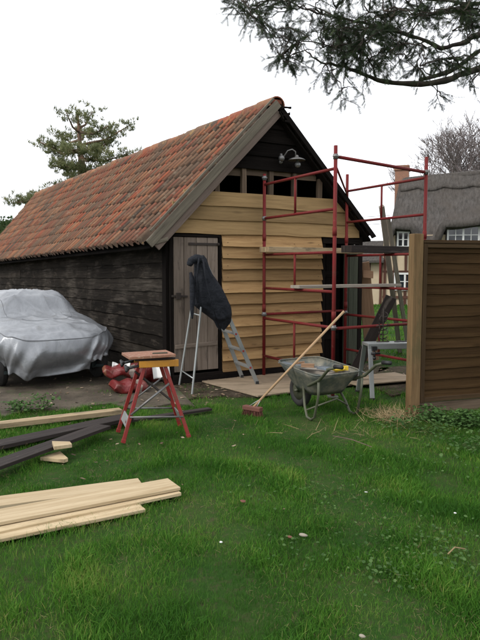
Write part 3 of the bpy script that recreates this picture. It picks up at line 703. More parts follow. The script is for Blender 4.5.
def wl(x, y, z): return wbw.location+Vector((math.cos(wa)*x-math.sin(wa)*y, math.sin(wa)*x+math.cos(wa)*y, z))
# contents
def placed(mb, name, mat, label, cat, loc, rz, bevel=.002, rx=0):
    o = mb.build(name, mat, None, bevel); o.location = loc; o.rotation_euler = (rx, 0, rz); return tag(o, label, cat)
m = MB(); m.add([(-.27, -.055, 0), (.27, -.035, 0), (.27, .05, 0), (-.27, .06, 0), (-.27, -.055, .004), (.27, -.035, .004), (.27, .05, .004), (-.27, .06, .004)], [[3, 2, 1, 0], [4, 5, 6, 7], [0, 1, 5, 4], [1, 2, 6, 5], [2, 3, 7, 6], [3, 0, 4, 7]])
m.add([(.27+.0, -.04, -.01), (.40, -.05, -.01), (.42, .05, -.01), (.27, .055, -.01), (.27, -.04, .016), (.40, -.05, .016), (.42, .05, .016), (.27, .055, .016)], [[3, 2, 1, 0], [4, 5, 6, 7], [0, 1, 5, 4], [1, 2, 6, 5], [2, 3, 7, 6], [3, 0, 4, 7]])
placed(m, 'handsaw', 'sawblue', 'blue grey saw lying across the wheelbarrow tray', 'saw', wl(.18, -.16, .525), wa+R(18))
m = MB(); m.grid(lambda u, v: ((.055+.02*math.cos(v*6.283))*math.cos(u*6.283), (.045+.02*math.cos(v*6.283))*math.sin(u*6.283), .028+.02*math.sin(v*6.283)), 20, 8, True); m.box((.07, .02, .03), .08, .05, .045); m.ball((-.02, 0, .02), .03)
placed(m, 'yellow_tool', 'tool', 'yellow and black hand tool resting at the rear of the wheelbarrow tray', 'tool', wl(.63, .04, .505), wa+R(70))
m = MB(); m.ball((0, 0, 0), .05, 10, 6, (1.6, 1, .5)); m.ball((.07, .02, .015), .035, 8, 6, (1.5, .8, .6)); placed(m, 'rag', 'blackp', 'dark crumpled glove in the wheelbarrow beside the yellow tool', 'glove', wl(.52, .13, .51), wa)
m = MB(); m.board((-.07, 0, 0), (.07, 0, .0), (0, .05, 0), (0, 0, .04)); m.board((-.13, .03, .015), (-.04, .04, .03), (0, .03, 0), (0, 0, .02)); placed(m, 'wooden_block', 'brownb', 'small brown block lying on the saw in the wheelbarrow', 'block', wl(.36, -.17, .545), wa+R(50))
m = MB(); m.board((-.25, 0, 0), (.25, 0, .02), (0, .3, 0), (0, 0, .03)); placed(m, 'board_offcut', 'greyb', 'pale board offcut inside the wheelbarrow tray under the tools', 'offcut', wl(.36, .05, .46), wa+R(5))
# ------------------------------------------------------------------ broom
bh = G(252.5, 416); bh.z = 0; bt = Vector((1.135, 6.80, 1.13))
br = thing('broom', 'wooden broom with red brown head leaning across the wheelbarrow', 'broom', bh)
hd = Vector((bt.x-bh.x, bt.y-bh.y, 0)); 
m = MB(); m.tube([Vector((0, 0, .085)), bt-bh], .0135, 10); m.build('broom_handle', 'handle', br)
hx = Vector((.8, -.6, 0)).normalized(); hy = Vector((.6, .8, 0))
m = MB(); m.board(-hx*.115, hx*.115, hy*.07, (0, 0, .045)); [setattr(m, 'v', [(x, y, z+.085) for x, y, z in m.v])]; m.build('broom_head', 'bristle', br, .006)
m = MB()
for i in range(260):
    a = random.uniform(-.11, .11); b_ = random.uniform(-.03, .03); p = hx*a+hy*b_; q = p*1.12+hx*random.uniform(-.008, .008)
    m.tube([p+Vector((0, 0, .07)), q+Vector((0, 0, .003))], .0022, 3, False)
m.build('bristles', 'bristle', br)
m = MB(); m.tube([hx*.05+Vector((0, 0, .1)), (bt-bh)*.1+Vector((0, 0, .08))], .004); m.tube([-hx*.05+Vector((0, 0, .1)), (bt-bh)*.1+Vector((0, 0, .08))], .004); m.build('broom_stay', 'alu', br)
# ------------------------------------------------------------------ trestle
tz = .655; ta = R(8)
tr_ = thing('trestle', 'light grey aluminium work trestle beside the fence post', 'trestle', (1.56, 7.75, 0), ta)
m = MB(); m.board((0, 0, tz), (1.5, 0, tz), (0, .24, 0), (0, 0, .035), 1); m.board((0, -.11, tz-.03), (1.5, -.11, tz-.03), (0, .02, 0), (0, 0, .05)); m.board((0, .11, tz-.03), (1.5, .11, tz-.03), (0, .02, 0), (0, 0, .05)); m.build('platform', 'alu', tr_, .004)
for x in (.03, 1.47):
    for sy in (-1, 1):
        m = MB(); m.board((x-(.02 if x < 1 else -.02), sy*.27, 0), (x, sy*.10, tz-.02), (.055, 0, 0), (0, .025, 0)); m.build('leg', 'alu', tr_, .003)
        m = MB(); m.box((x-(.02 if x < 1 else -.02), sy*.27, .012), .065, .035, .03); m.build('foot', 'rubber', tr_)
    m = MB(); m.tube([(x, -.2, .28), (x, .2, .28)], .01); m.build('leg_brace', 'alu', tr_)
m = MB(); m.box((.07, -.14, tz-.04), .06, .05, .05); m.tube([(.07, -.15, tz-.07), (.07, -.15, tz-.16)], .012); m.tube([(.03, -.15, tz-.1), (.14, -.15, tz-.1)], .014); m.ball((.07, -.15, tz-.16), .022); m.build('clamp', 'blackp', tr_)
m = MB()
base = Vector((.24, .02, tz+.018))
m.tube([base, base+Vector((0, 0, .42))], .007)
for k in range(7):
    z = .05+k*.055; s_ = -1 if k % 2 else 1; pts = [base+Vector((s_*(.0+.055*math.sin(t*.6)), .02*math.cos(t), z+.035*math.cos(t*.6)-.035)) for t in range(9)]
    m.tube(pts, .006, 6)
m.tube([base+Vector((-.09, 0, .2)), base+Vector((-.04, 0, .21)), base+Vector((.03, 0, .2)), base+Vector((.09, 0, .22))], .008, 6)
m.tube([base+Vector((-.08, 0, .0)), base+Vector((.08, 0, .0))], .012, 6)
o = m.build('iron_ornament', 'iron'); o.location = tr_.location; o.rotation_euler = (0, 0, ta); tag(o, 'curly black wrought iron ornament standing on the trestle', 'ornament')
m = MB()
for k in range(5): m.ball((.42+.07*k, .01*k, tz+.022), .03, 8, 5, (1.4, 1, .35))
o = m.build('dark_cloth', 'blackp'); o.location = tr_.location; o.rotation_euler = (0, 0, ta); tag(o, 'dark crumpled cloth lying on the grey trestle top', 'cloth')
# ------------------------------------------------------------------ fence
FD = Vector((.944, .33, 0)).normalized(); FA = math.atan2(FD.y, FD.x); fp = Vector((1.85, 6.68, 0))
fn = thing('garden_fence', 'tall dark brown lap panel fence with a pale capped post at its end', 'fence', fp, FA)
def fpost(x):
    m = MB(); m.board((x+.06, .05, -.1), (x+.06, .05, 1.965), (.12, 0, 0), (0, .1, 0), 8, .003); return m.build('post', 'post', fn, .006)
fpost(0); m = MB(); m.board((-.03, .05, -.02), (.0, .05, .0), (0, .1, 0), (0, 0, .01)); 
for x0 in (.125, 2.2):
    if x0 > 1: fpost(x0-.18)
    pf = bpy.data.objects.new('panel', None); COL.objects.link(pf); pf.parent = fn
    W_ = 1.85; H0, H1 = .13, 1.86
    m = MB(); z = H0+.02
    while z < H1-.05:
        h = .118+random.uniform(-.01, .01); m.board((x0+.02, .045, z+h/2), (x0+W_-.02, .045, z+h/2+random.uniform(-.006, .006)), (0, .022, h+.03), (0, .012, 0), 12, .007); z += h
    m.build('lap_boards', 'fence', pf, .002)
    m = MB()
    for xx in (x0+.025, x0+.9, x0+W_-.025): m.board((xx, .012, H0), (xx, .012, H1), (.045, 0, 0), (0, .03, 0), 5, .002)
    m.board((x0, .015, H1-.02), (x0+W_, .015, H1-.02), (0, 0, .045), (0, .024, 0)); m.board((x0+.05, .013, H0+.03), (x0+W_-.05, .013, H0+.03), (0, 0, .05), (0, .026, 0))
    m.board((x0+.05, .08, H0+.03), (x0+W_-.05, .08, H0+.03), (0, 0, .05), (0, .026, 0)); m.build('panel_frame', 'fencef', pf, .003)
    m = MB(); m.board((x0, .035, H1+.018), (x0+W_, .035, H1+.018), (0, .08, 0), (0, 0, .022)); m.build('capping', 'fencef', pf, .003)
    m = MB(); m.board((x0, .04, H0/2-.02), (x0+W_, .04, H0/2-.02), (0, 0, H0+.02), (0, .03, 0), 6, .003); m.build('gravel_board', 'stud', pf, .003)
# ------------------------------------------------------------------ planks on the lawn
def gplank(a, b_, wd, th, z, mat, label, name='plank', group='loose planks lying on the lawn', rise=0, wob=.004):
    a = Vector((a[0], a[1], z)); b_ = Vector((b_[0], b_[1], z+rise)); s_ = Vector((-(b_-a).y, (b_-a).x, 0)).normalized()*wd
    m = MB(); m.board(a, b_, s_, (0, 0, th), 8, wob); return tag(m.build(name, mat, None, .003), label, 'plank', group)
ga = G(-60, 437); gb = G(121, 415.5); gplank(ga, gb, .13, .05, .05, 'pinedirty', 'long pale plank nearest the covered car, lying along the yard edge')
ga = G(100, 428); gb = G(210, 411.5); gplank(ga, gb, .09, .025, .03, 'darkplank', 'narrow dark batten on the grass passing behind the workbench legs')
ga = G(-60, 463); gb = G(128, 423); gplank(ga, gb, .20, .035, .045, 'darkplank', 'long wide dark plank on the grass ending at the left workbench legs', rise=.02)
ga = G(-40, 490); gb = G(104, 436); gplank(ga, gb, .17, .03, .085, 'darkplank', 'dark plank lying askew with its far end on the wide dark plank', rise=.01)
m = MB(); q = [G(52, 441, .13), G(70, 441.5, .13), G(72, 444, .13), G(54, 446.5, .13)]; m.poly(q, .03); tag(m.build('offcut', 'pine', None, .002), 'small pale offcut resting on the dark planks', 'offcut')
m = MB(); q = [G(40, 457, .04), G(60, 451, .04), G(68, 458, .04), G(64, 459.5, .04)]; m.poly(q, .03); tag(m.build('offcut', 'pine', None, .002), 'pale wedge shaped offcut lying on the grass in front of the dark planks', 'offcut')
dpl = (Vector((-1.08, -.58, 0))).normalized(); npl = Vector((-dpl.y, dpl.x, 0)); npl = npl if npl.y > 0 else -npl
def pplank(px, py, z, wd, L, mat, label, da=0):
    e = G(px, py, z); dd = Matrix.Rotation(R(da), 3, 'Z')@dpl; s_ = e-Vector((0, 0, z)); s_.z = 0
    return gplank(s_, s_+dd*L, wd, .022, z-.011, mat, label, group='pale new planks piled at the left of the lawn')
pplank(140, 504, .03, .2, 2.2, 'pine', 'bottom pale plank of the pile, its end showing at the front', 2)
pplank(176, 489, .045, .17, 2.0, 'pine', 'lower pale plank of the pile poking out at its right end', 4)
pplank(141, 482, .058, .19, 2.4, 'pine', 'rear pale plank of the pile, behind the top plank', -6)
pplank(174, 482.5, .072, .225, 2.4, 'pine', 'top and longest pale plank of the pile nearest the camera', 2)
# ------------------------------------------------------------------ red sacks
def sack(loc, rz, L, W_, H, label, sd=1):
    def f(u, v):
        a = u*2*math.pi; t = v*2-1; sq = (1-abs(t)**7)**.5 if abs(t) < 1 else 0
        wv = 1+.05*math.sin(a*4+t*5+sd)+.04*math.sin(a*7-t*11)
        ww = W_/2*(.90+.10*sq) if abs(t) < .999 else W_/2*.90
        return (t*L/2, ww*math.cos(a)*wv, H/2+H/2*math.copysign(abs(math.sin(a))**.6, math.sin(a))*(sq*.93+.07)*wv*(1+.05*math.sin(t*5+a+sd))+.02*math.sin(t*7+sd))
    m = MB(); m.grid(f, 28, 24, True); o = m.build('sack', 'sack', None, sub=1); o.location = loc; o.rotation_euler = (0, 0, rz)
    return tag(o, label, 'sack', 'red and white plastic sacks by the barn wall')
s0 = G(126, 394); sack((s0.x, s0.y+.15, 0), R(24), .44, .40, .15, 'lower red plastic sack on the ground behind the workbench')
s1 = G(133, 388); sack((-1.58, 8.34, .145), R(14), .54, .40, .15, 'upper red and white sack lying flat on top of the lower one', 2)
sack((-1.30, 8.75, 0), R(30), .5, .4, .3, 'rear sack on the ground against the barn wall', 3)
m = MB(); m.grid(lambda u, v: (-.17+.34*u, .05*math.sin(u*9)+.12*(v-.5), .03*math.sin(u*7+v*4)+.09*(1-abs(v-.5)*2)), 12, 8); o = m.build('paper_scrap', 'white', None, solid=.002); o.location = (-1.60, 8.35, .27); o.scale = (.7, .7, .6); tag(o, 'crumpled white plastic lying on the upper red sack', 'packaging')
m = MB(); m.grid(lambda u, v: (-.12+.24*u, .05*math.sin(u*9), .2*v+.02*math.sin(u*8)), 10, 8); o = m.build('paper_scrap', 'white', None, solid=.002); o.location = (-1.04, 8.3, .12); o.rotation_euler=(R(-25),0,.4); tag(o, 'pale crumpled packaging between the sacks and the corner post', 'packaging')
# ------------------------------------------------------------------ covered car (local x: nose 0 -> tail)
cn = Vector((-2.40, 8.28, 0)); ca = math.atan2(DL.y, DL.x)
car = thing('parked_car', 'low sports car hidden under a silver cover with one front tyre showing', 'car', cn, ca)
def lerps(t, tb):
    for (a, va), (b_, vb) in zip(tb, tb[1:]):
        if t <= b_: f = min(max((t-a)/(b_-a), 0), 1); f = f*f*(3-2*f); return va+(vb-va)*f
    return tb[-1][1]
m = MB()
def cbody(u, v):
    x = u*3.9+.12; hw = .72*(1-.35*(abs(u-.5)*2)**7); t = v*2-1
    top = lerps(x, [(0, .5), (.3, .66), (1.2, .78), (2.9, .78), (3.9, .62), (4.2, .5)])
    prof = [(-hw, .22), (-hw, .5), (-hw*.9, top), (hw*.9, top), (hw, .5), (hw, .22)]
    q = v*5; i = min(int(q), 4); f = q-i; return (x, prof[i][0]*(1-f)+prof[i+1][0]*f, prof[i][1]*(1-f)+prof[i+1][1]*f)
m.grid(cbody, 24, 15); m.box((2.1, 0, .22), 3.7, 1.35, .04)
m.build('body', 'carp', car, solid=.01)
for x in (.55, 3.25):
    for sy in (-1, 1):
        wh = bpy.data.objects.new('wheel', None); COL.objects.link(wh); wh.parent = car
        y0 = sy*.68
        m = MB(); m.grid(lambda u, v: (x+(.215+.08*math.cos(v*6.283))*math.cos(u*6.283), y0+.085*math.sin(v*6.283), .29+(.215+.08*math.cos(v*6.283))*math.sin(u*6.283)), 32, 12, True); m.build('tyre', 'rubber', wh)
        m = MB(); m.tube([(x, y0-.06, .29), (x, y0+.06, .29)], .17, 24); m.tube([(x, y0-.07, .29), (x, y0+.07, .29)], .05, 16); m.build('rim', 'steel', wh)
HL, HW_ = 2.12, .80
def topz(x, y):
    base = lerps(x, [(-.1, .66), (.06, .75), (.3, .83), (1.2, .91), (2.9, .88), (3.9, .78), (4.4, .62)])
    ed = min(abs(y)/HW_, 1); base -= .12*ed**6
    cab = lerps(x, [(1.12, 0), (1.22, .05), (1.48, .29), (1.7, .36), (2.6, .36), (3.0, .22), (3.5, .02), (4.4, 0)])
    cy = max(0, 1-(abs(y)/.66)**4.5); return base+cab*cy
nph, nin, nsk = 320, 40, 34
def foot(ph):
    c, s_ = math.cos(ph), math.sin(ph); e = 2/5.0
    return HL*math.copysign(abs(c)**e, c), HW_*math.copysign(abs(s_)**e, s_)
fr_ = random.Random(5); fk = [(fr_.uniform(0, 6.28), k, fr_.uniform(.4, 1)) for k in (4, 7, 11, 18, 29)]
def fold(ph): return sum(a*math.sin(k*ph+p)/(1+k*.035) for p, k, a in fk)/2.2
def cov(u, v):
    ph = u*2*math.pi; fx, fy = foot(ph); nring = nin+nsk; r_ = v*nring
    if r_ <= nin:
        t = (r_/nin); x = 2.05+fx*t; y = fy*t
        wr = .026*(1-abs(math.sin(x*5+y*4+math.sin(y*5)))**.5)+.018*(1-abs(math.sin(x*3-y*8+1))**.5)-.02+.004*math.sin(x*23-y*17)
        sgm = -.02*max(0, math.sin(y*4+x*1.2))*t
        return (x, y, topz(x, y)+wr+sgm)
    t = (r_-nin)/nsk; x0, y0 = 2.05+fx, fy; ztop = topz(x0, y0)
    hem = .27+.035*math.sin(3*ph+1)+.05*fold(ph*1.0+.5)
    if fx < -HL*.9: hem -= .05+.05*fy
    if fx < -HL*.5 and fy < -HW_*.5: hem += .10
    fd = fold(ph+.35*t)*(.014+.055*t**1.1); L_ = math.hypot(fx/HL, fy/HW_); nxv = (abs(fx)/HL)**6*math.copysign(1, fx); nyv = (abs(fy)/HW_)**6*math.copysign(1, fy)
    l2 = math.hypot(nxv, nyv) or 1; nxv /= l2; nyv /= l2
    bulge = .05*math.sin(math.pi*min(t*1.3, 1))-.07*t*t
    diag = .03*(1-abs(math.sin(2.6*t+ph*9))**.6)*t*(1.25-t)*4.2+.045*(1-abs(math.sin(-3*t+ph*7+1))**.6)*t**1.2
    return (x0+nxv*(bulge+fd+diag), y0+nyv*(bulge+fd+diag), ztop+(hem-ztop)*(t**.9)+.006*math.sin(ph*24+t*6)*t)
m = MB(); m.grid(cov, nph, nin+nsk, True); o = m.build('car_cover', 'cover', None, solid=.003, sub=0); o.location = cn; o.rotation_euler = (0, 0, ca)
for vv, rr in ((nin+.6, .006), (nin*.60, .0045)):
    sm_ = MB(); sm_.tube([Vector(cov(k/240, vv/(nin+nsk)))+Vector((0, 0, .003)) for k in range(241)], rr, 5, False); so_ = sm_.build('seam', 'coverseam', o)
tag(o, 'crumpled silver car cover draped over the low car beside the black barn wall', 'car cover')
# ------------------------------------------------------------------ cottage (local x along front, y back)
cd = Vector((.95, -.31, 0)).normalized(); cA = math.atan2(cd.y, cd.x); co_ = Vector((6.2, 27.2, 0))
ct = thing('thatched_cottage', 'thatched half timbered cottage with white windows behind the fence', 'cottage', co_, cA)
m = MB(); m.box((6, 3, 1.5), 12, 6, 3.0); m.box((-.9, 2.1, 1.02), 1.8, 4, 2.04); m.build('wall', 'plaster', ct)
m = MB()
for x in (.08, .5, .95, 1.35, 1.95, 2.6, 3.2, 3.9, 4.6, 5.4, 6.2, 7, 8, 9, 10, 11, 11.9):
    m.board((x, -.03, 0), (x+random.uniform(-.05, .05), -.03, 2.5), (.11, 0, 0), (0, .06, 0), 5, .03)
for x in (-1.75, -1.2, -.6, -.1): m.board((x, .08, 0), (x+.03, .08, 2.0), (.09, 0, 0), (0, .06, 0), 4, .03)
m.board((0, -.035, 2.42), (12, -.035, 2.42), (0, 0, .12), (0, .06, 0), 20, .03); m.board((0, -.035, .35), (12, -.035, .35), (0, 0, .1), (0, .06, 0), 20, .02); m.board((.0, -.036, 1.45), (12, -.036, 1.45), (0, 0, .08), (0, .06, 0), 20, .02)
m.build('timber_frame', 'timber', ct)
m = MB(); q0 = Vector((-1.95, -.15, 2.0)); 
m.board((-1.95, 1.0, 2.35), (.05, 1.0, 2.35), (0, 2.6, .95), (0, 0, .1)); m.build('lean_to_roof', 'thatch', ct)
wins = [(.61, 1.05, 2.5, 3.12), (2.64, 3.85, 2.6, 3.32), (8.0, 9.5, 2.5, 3.15)]
def ebr(x):
    e = 0
    for (a, b_, z0, z1) in wins:
        c, h = (a+b_)/2, (b_-a)/2+.12; d = abs(x-c)
        e = max(e, 1 if d < h else max(0, 1-(d-h)/.5)); 
    return e*e*(3-2*e)
def th(u, v):
    x = .22+12.1*u
    kx = max(0, 1-(x-.22)/1.5); x_ = x+kx*.36*(1-v)**.8
    yr, zr = 2.6, 5.50+.055*min(x, 6); ye, ze = -.42, 2.30
    z = zr+(ze-zr)*v; y = yr+(ye-yr)*v
    e = ebr(x); k = max(0, (v-.62)/.38); z += e*k*1.12*(k**.4); y -= e*k*.05
    z += .05*math.sin(x*1.3+v*3)+.03*math.sin(x*3.1-v*5)
    return (x_, y, z)
def thb(u, v):
    p = th(u, v*.95); return (p[0], 5.2-p[1], p[2])
m = MB(); m.grid(th, 110, 30); m.grid(thb, 40, 8); 
N = 31
m.grid(lambda u, v: tuple(Vector(th(0, v)).lerp(Vector(thb(0, v)), u)), 8, 10)
rf = m.build('roof', 'thatch', ct, solid=.3)
m = MB()
def blk(u, v):
    x = .25+12.0*u; sc_ = .72+.15*abs(math.sin(x*2.6)); q = th((x-.22)/12.1, v*sc_/4.3); 
    return (q[0], q[1]-.11, q[2]+.13)
m.grid(blk, 150, 5); m.grid(lambda u, v: (blk(u, v)[0], 5.2-blk(u, v)[1], blk(u, v)[2]), 60, 4)
m.tube([(x*.5+.75, 2.6, 5.55+.055*min(x*.5+.6, 6)) for x in range(23)], .16, 8); m.build('ridge_block', 'thatch', rf, solid=.12)
for wi, (a, b_, z0, z1) in enumerate(wins+[(.52, 1.35, .68, 1.36), (3.0, 4.2, .7, 1.4), (6.3, 7.4, .7, 1.4)]):
    y_ = -.06 if z0 < 2 else -.12
    wn = bpy.data.objects.new('window', None); COL.objects.link(wn); wn.parent = ct
    m = MB(); m.board((a, y_+.03, (z0+z1)/2), (b_, y_+.03, (z0+z1)/2), (0, 0, z1-z0), (0, .02, 0)); m.build('pane', 'glass', wn)
    m = MB(); nl = max(2, round((b_-a)/.5))
    for i in range(nl+1): x = a+(b_-a)*i/nl; m.board((x, y_, z0), (x, y_, z1), (.075, 0, 0), (0, .05, 0))
    for z in (z0, z1): m.board((a-.05, y_-.004, z), (b_+.05, y_-.004, z), (0, 0, .08), (0, .06, 0))
    for i in range(nl if b_-a > 1 else 0): x = a+(b_-a)*(i+.5)/nl; m.board((x, y_, z0), (x, y_, z1), (.028, 0, 0), (0, .03, 0))
    m.board((a, y_-.002, (z0+z1)/2), (b_, y_-.002, (z0+z1)/2), (0, 0, .03), (0, .03, 0)); m.build('frame', 'white', wn)
    if z0 > 2:
        m = MB(); m.board(((a+b_)/2-(b_-a)/2-.1, .3, (z0+z1)/2-.02), ((a+b_)/2+(b_-a)/2+.1, .3, (z0+z1)/2-.02), (0, 0, z1-z0+.2), (0, .7, 0)); m.build('dormer_cheek', 'thatch', wn)
m = MB(); m.box((.52, 3.15, 4.98), .62, .6, 2.7); m.box((.52, 3.15, 6.22), .72, .7, .1); m.box((.52, 3.15, 6.36), .66, .64, .08); m.build('chimney', 'brick', ct)
# wires
def wire(a, b_, sagv, label):
    a, b_ = Vector(a), Vector(b_); pts = [a.lerp(b_, i/14)-Vector((0, 0, sagv*4*(i/14)*(1-i/14))) for i in range(15)]
    m = MB(); m.tube(pts, .009, 5); tag(m.build('overhead_cable', 'blackp'), label, 'cable', 'thin cables between barn and cottage')
wire(bw(3.45, 8, 2.2)+Vector((0, 0, .9)), (6.55, 27.6, 3.9), .15, 'upper thin black cable crossing the sky between barn and cottage')
wire(bw(3.45, 8, 2.2)+Vector((0, 0, .7)), (6.5, 27.5, 3.55), .15, 'lower thin black cable crossing the sky between barn and cottage')
# ------------------------------------------------------------------ vegetation
def needle_quads(n, L, W_, fn):
    vs, fs = [], []
    for i in range(n):
        o_, d_, s_ = fn(i); o_, d_, s_ = np.array(o_), np.array(d_), np.array(s_); d_ = d_/np.linalg.norm(d_); k = len(vs)
        vs += [o_-s_*W_/2, o_+s_*W_/2, o_+d_*L+s_*W_*.2, o_+d_*L-s_*W_*.2]; fs.append([k, k+1, k+2, k+3])
    return np.array(vs), np.array(fs)
# Scots pine
def tuft_fn(i):
    r = np.random.default_rng(i+50); a = r.uniform(0, 6.28); e = r.uniform(-.25, 1.2); d_ = (math.cos(a)*math.cos(e), math.sin(a)*math.cos(e), math.sin(e)); s_ = np.cross(d_, (0, 0, 1)); s_ = s_/np.linalg.norm(s_)
    return (0, 0, 0), d_, s_
TV, TF = needle_quads(12, .20, .03, tuft_fn)
PY = 33.0
pt = G(82, 300); pine = thing('pine_tree', 'tall open Scots pine rising behind the barn ridge', 'tree', (P(82, 268, PY).x, PY, 0))
def Q(px, py, dy=0): v = P(px, py, PY+dy); return v-Vector(pine.location)
m = MB(); m.tube([Vector((0, 0, -.1)), Q(81, 230), Q(81, 190), Q(82, 165), Q(80, 148), Q(79, 130), Q(77, 115)], [.32, .27, .22, .18, .13, .08, .03], 10); m.build('trunk', 'pbark', pine)
br_ = [((81, 170), (60, 158), 2), ((81, 165), (52, 165), -2), ((80, 152), (45, 146), 1), ((80, 150), (40, 142), -1.5), ((79, 140), (62, 136), 2), ((79, 132), (66, 112), -1), ((79, 128), (92, 112), 1), ((79, 132), (108, 126), -1.5), ((80, 145), (130, 125), 1.5), ((81, 150), (115, 138), 2),
       ((81, 158), (128, 154), -1), ((82, 168), (108, 165), 1.5), ((82, 172), (95, 172), -2), ((81, 178), (55, 188), 1), ((81, 185), (12, 203), -1.5), ((81, 182), (35, 196), 1.5), ((82, 175), (70, 176), 3), ((80, 140), (85, 130), 3), ((80, 145), (72, 150), -3), ((81, 160), (97, 152), -3), ((79, 125), (78, 109), 0), ((81,160),(70,168),-2.5), ((80,150),(100,145),2.5), ((81, 185), (22, 203), .5)]
m = MB(); pos = []
for (a, b_, dy) in br_:
    A_, B_ = Q(*a), Q(b_[0], b_[1], dy); mid = A_.lerp(B_, .5)+Vector((0, 0, -.25)); pts = [A_, mid, B_]; m.tube(pts, [.07, .05, .02], 6)
    L_ = (B_-A_).length
    for k in range(int(8+L_*9)):
        t = random.uniform(.5, 1.06); c = A_.lerp(mid, t*2) if t < .5 else mid.lerp(B_, (t-.5)*2)
        o_ = Vector((max(-.5, min(.5, random.gauss(0, .34))), random.gauss(0, .4), max(-.2, min(.3, random.gauss(.05, .12))))); 
        if random.random() < .15: m.tube([c, c+o_], [.02, .008], 3)
        for _ in range(4): pos.append(c+o_+Vector((random.gauss(0, .10), random.gauss(0, .10), random.gauss(0, .06))))
m.build('limbs', 'pbark', pine)
pos = np.array([tuple(p) for p in pos]); n = len(pos)
scatter('crown', 'pineN', TV, TF, pos, rots(n, .6), RNG.uniform(.6, 1.15, n), np.clip(RNG.normal(.45, .25, n), 0, 1), pine)
# bare trees
def bare(px, Y, H, label, seed, mat='twig', spread=1.0, group=None, depth=7, name='bare_tree', lean_=0):
    r = random.Random(seed); X = P(px, 268, Y).x; t = thing(name, label, 'tree', (X, Y, 0), 0, group); m = MB(); tr0 = MB()
    def rec(p, d, L, rad, k):
        pts = [p]; q = p; dd = d
        for i in range(3):
            dd = (dd+Vector((r.gauss(0, .13), r.gauss(0, .13), r.gauss(.03, .08)))).normalized(); q = q+dd*L/3; pts.append(q)
        (tr0 if k == depth else m).tube(pts, [rad, rad*.88, rad*.75, rad*.62], 8 if k > depth-2 else 3, False)
        if k == 0: return
        for j in range(3 if k > 1 else 4):
            s = Vector((r.gauss(0, 1), r.gauss(0, 1), r.gauss(.25, .5))).normalized(); nd = (dd*1.0+s*.62*spread).normalized(); base = pts[3] if j < 2 else pts[2]
            rec(base, nd, L*r.uniform(.66, .84), max(rad*.6, .014), k-1)
    rec(Vector((0, 0, 0)), Vector((lean_, 0, 1)), H*.25, H*.021, depth); tr0.build('trunk', mat, t); m.build('crown', mat, t)
bg_ = 'bare trees standing behind the cottage'
bare(447, 46, 15.5, 'bare grey tree behind the cottage, nearest the chimney', 3, group=bg_)
bare(484, 44, 16, 'bare grey tree behind the cottage, at the right edge of the picture', 8, group=bg_)
bare(466, 54, 15, 'bare tree farther back between the two nearer bare trees', 12, group=bg_)
bare(530, 48, 12.5, 'bare tree behind the cottage, farthest to the right', 21, group=bg_, depth=6)
bare(2, 34, 4.2, 'reddish leafless shrub left of the barn roof', 5, 'twigr', 1.2, depth=6, name='bare_shrub')
bare(-12, 32, 5.0, 'reddish leafless shrub at the far left edge', 6, 'twigr', 1.2, depth=6, name='bare_shrub')
LV = np.array([(0, -.5, 0), (.5, 0, .1), (0, .5, 0), (-.5, 0, .1)])*.16; LF = np.array([[0, 1, 2, 3]])
def shrub(px, Y, rx, h, n, label, name='evergreen_shrub', mat='hedge'):
    X = P(px, 268, Y).x; t = thing(name, label, 'shrub', (X, Y, 0)); m = MB()
    for k in range(5): m.tube([(0, 0, 0), (random.gauss(0, rx*.3), random.gauss(0, rx*.3), h*.7)], [.06, .02], 5)
    m.build('stem', 'bark', t)
    cs = np.array([(RNG.normal(0, rx*.5), RNG.normal(0, rx*.5), RNG.uniform(.35, .9)*h) for _ in range(22)]); i = RNG.integers(0, 22, n)
    pos = cs[i]+RNG.normal(0, 1, (n, 3))*np.array([rx*.22, rx*.22, h*.09]); pos[:, 2] = np.clip(pos[:, 2], .1, h*1.05)
    scatter('foliage', mat, LV, LF, pos, rots(n, 0, True), RNG.uniform(.6, 1.4, n), np.clip(RNG.normal(.4, .25, n)+(cs[i, 0]*.1), 0, 1), t)
shrub(14, 36, 1.2, 4.3, 5000, 'dark evergreen shrub seen beyond the far end of the barn')
shrub(-4, 38, 1.5, 4.0, 5000, 'dark evergreen shrub at the left edge behind the reddish twigs')
# far hedge
n = 26000; an = RNG.uniform(-1.35, 1.35, n); rr = 62+RNG.normal(0, .7, n); hp = .35+1.05*RNG.random(n)*(1+.15*np.sin(an*37))
pos = np.stack([np.sin(an)*rr, np.cos(an)*rr, hp], 1)
tag(scatter('far_hedge', 'hedge', LV*3.2, LF, pos, rots(n, 0, True), RNG.uniform(.7, 1.4, n), RNG.random(n)), 'low dark green hedge far behind everything', 'hedge', kind='stuff')
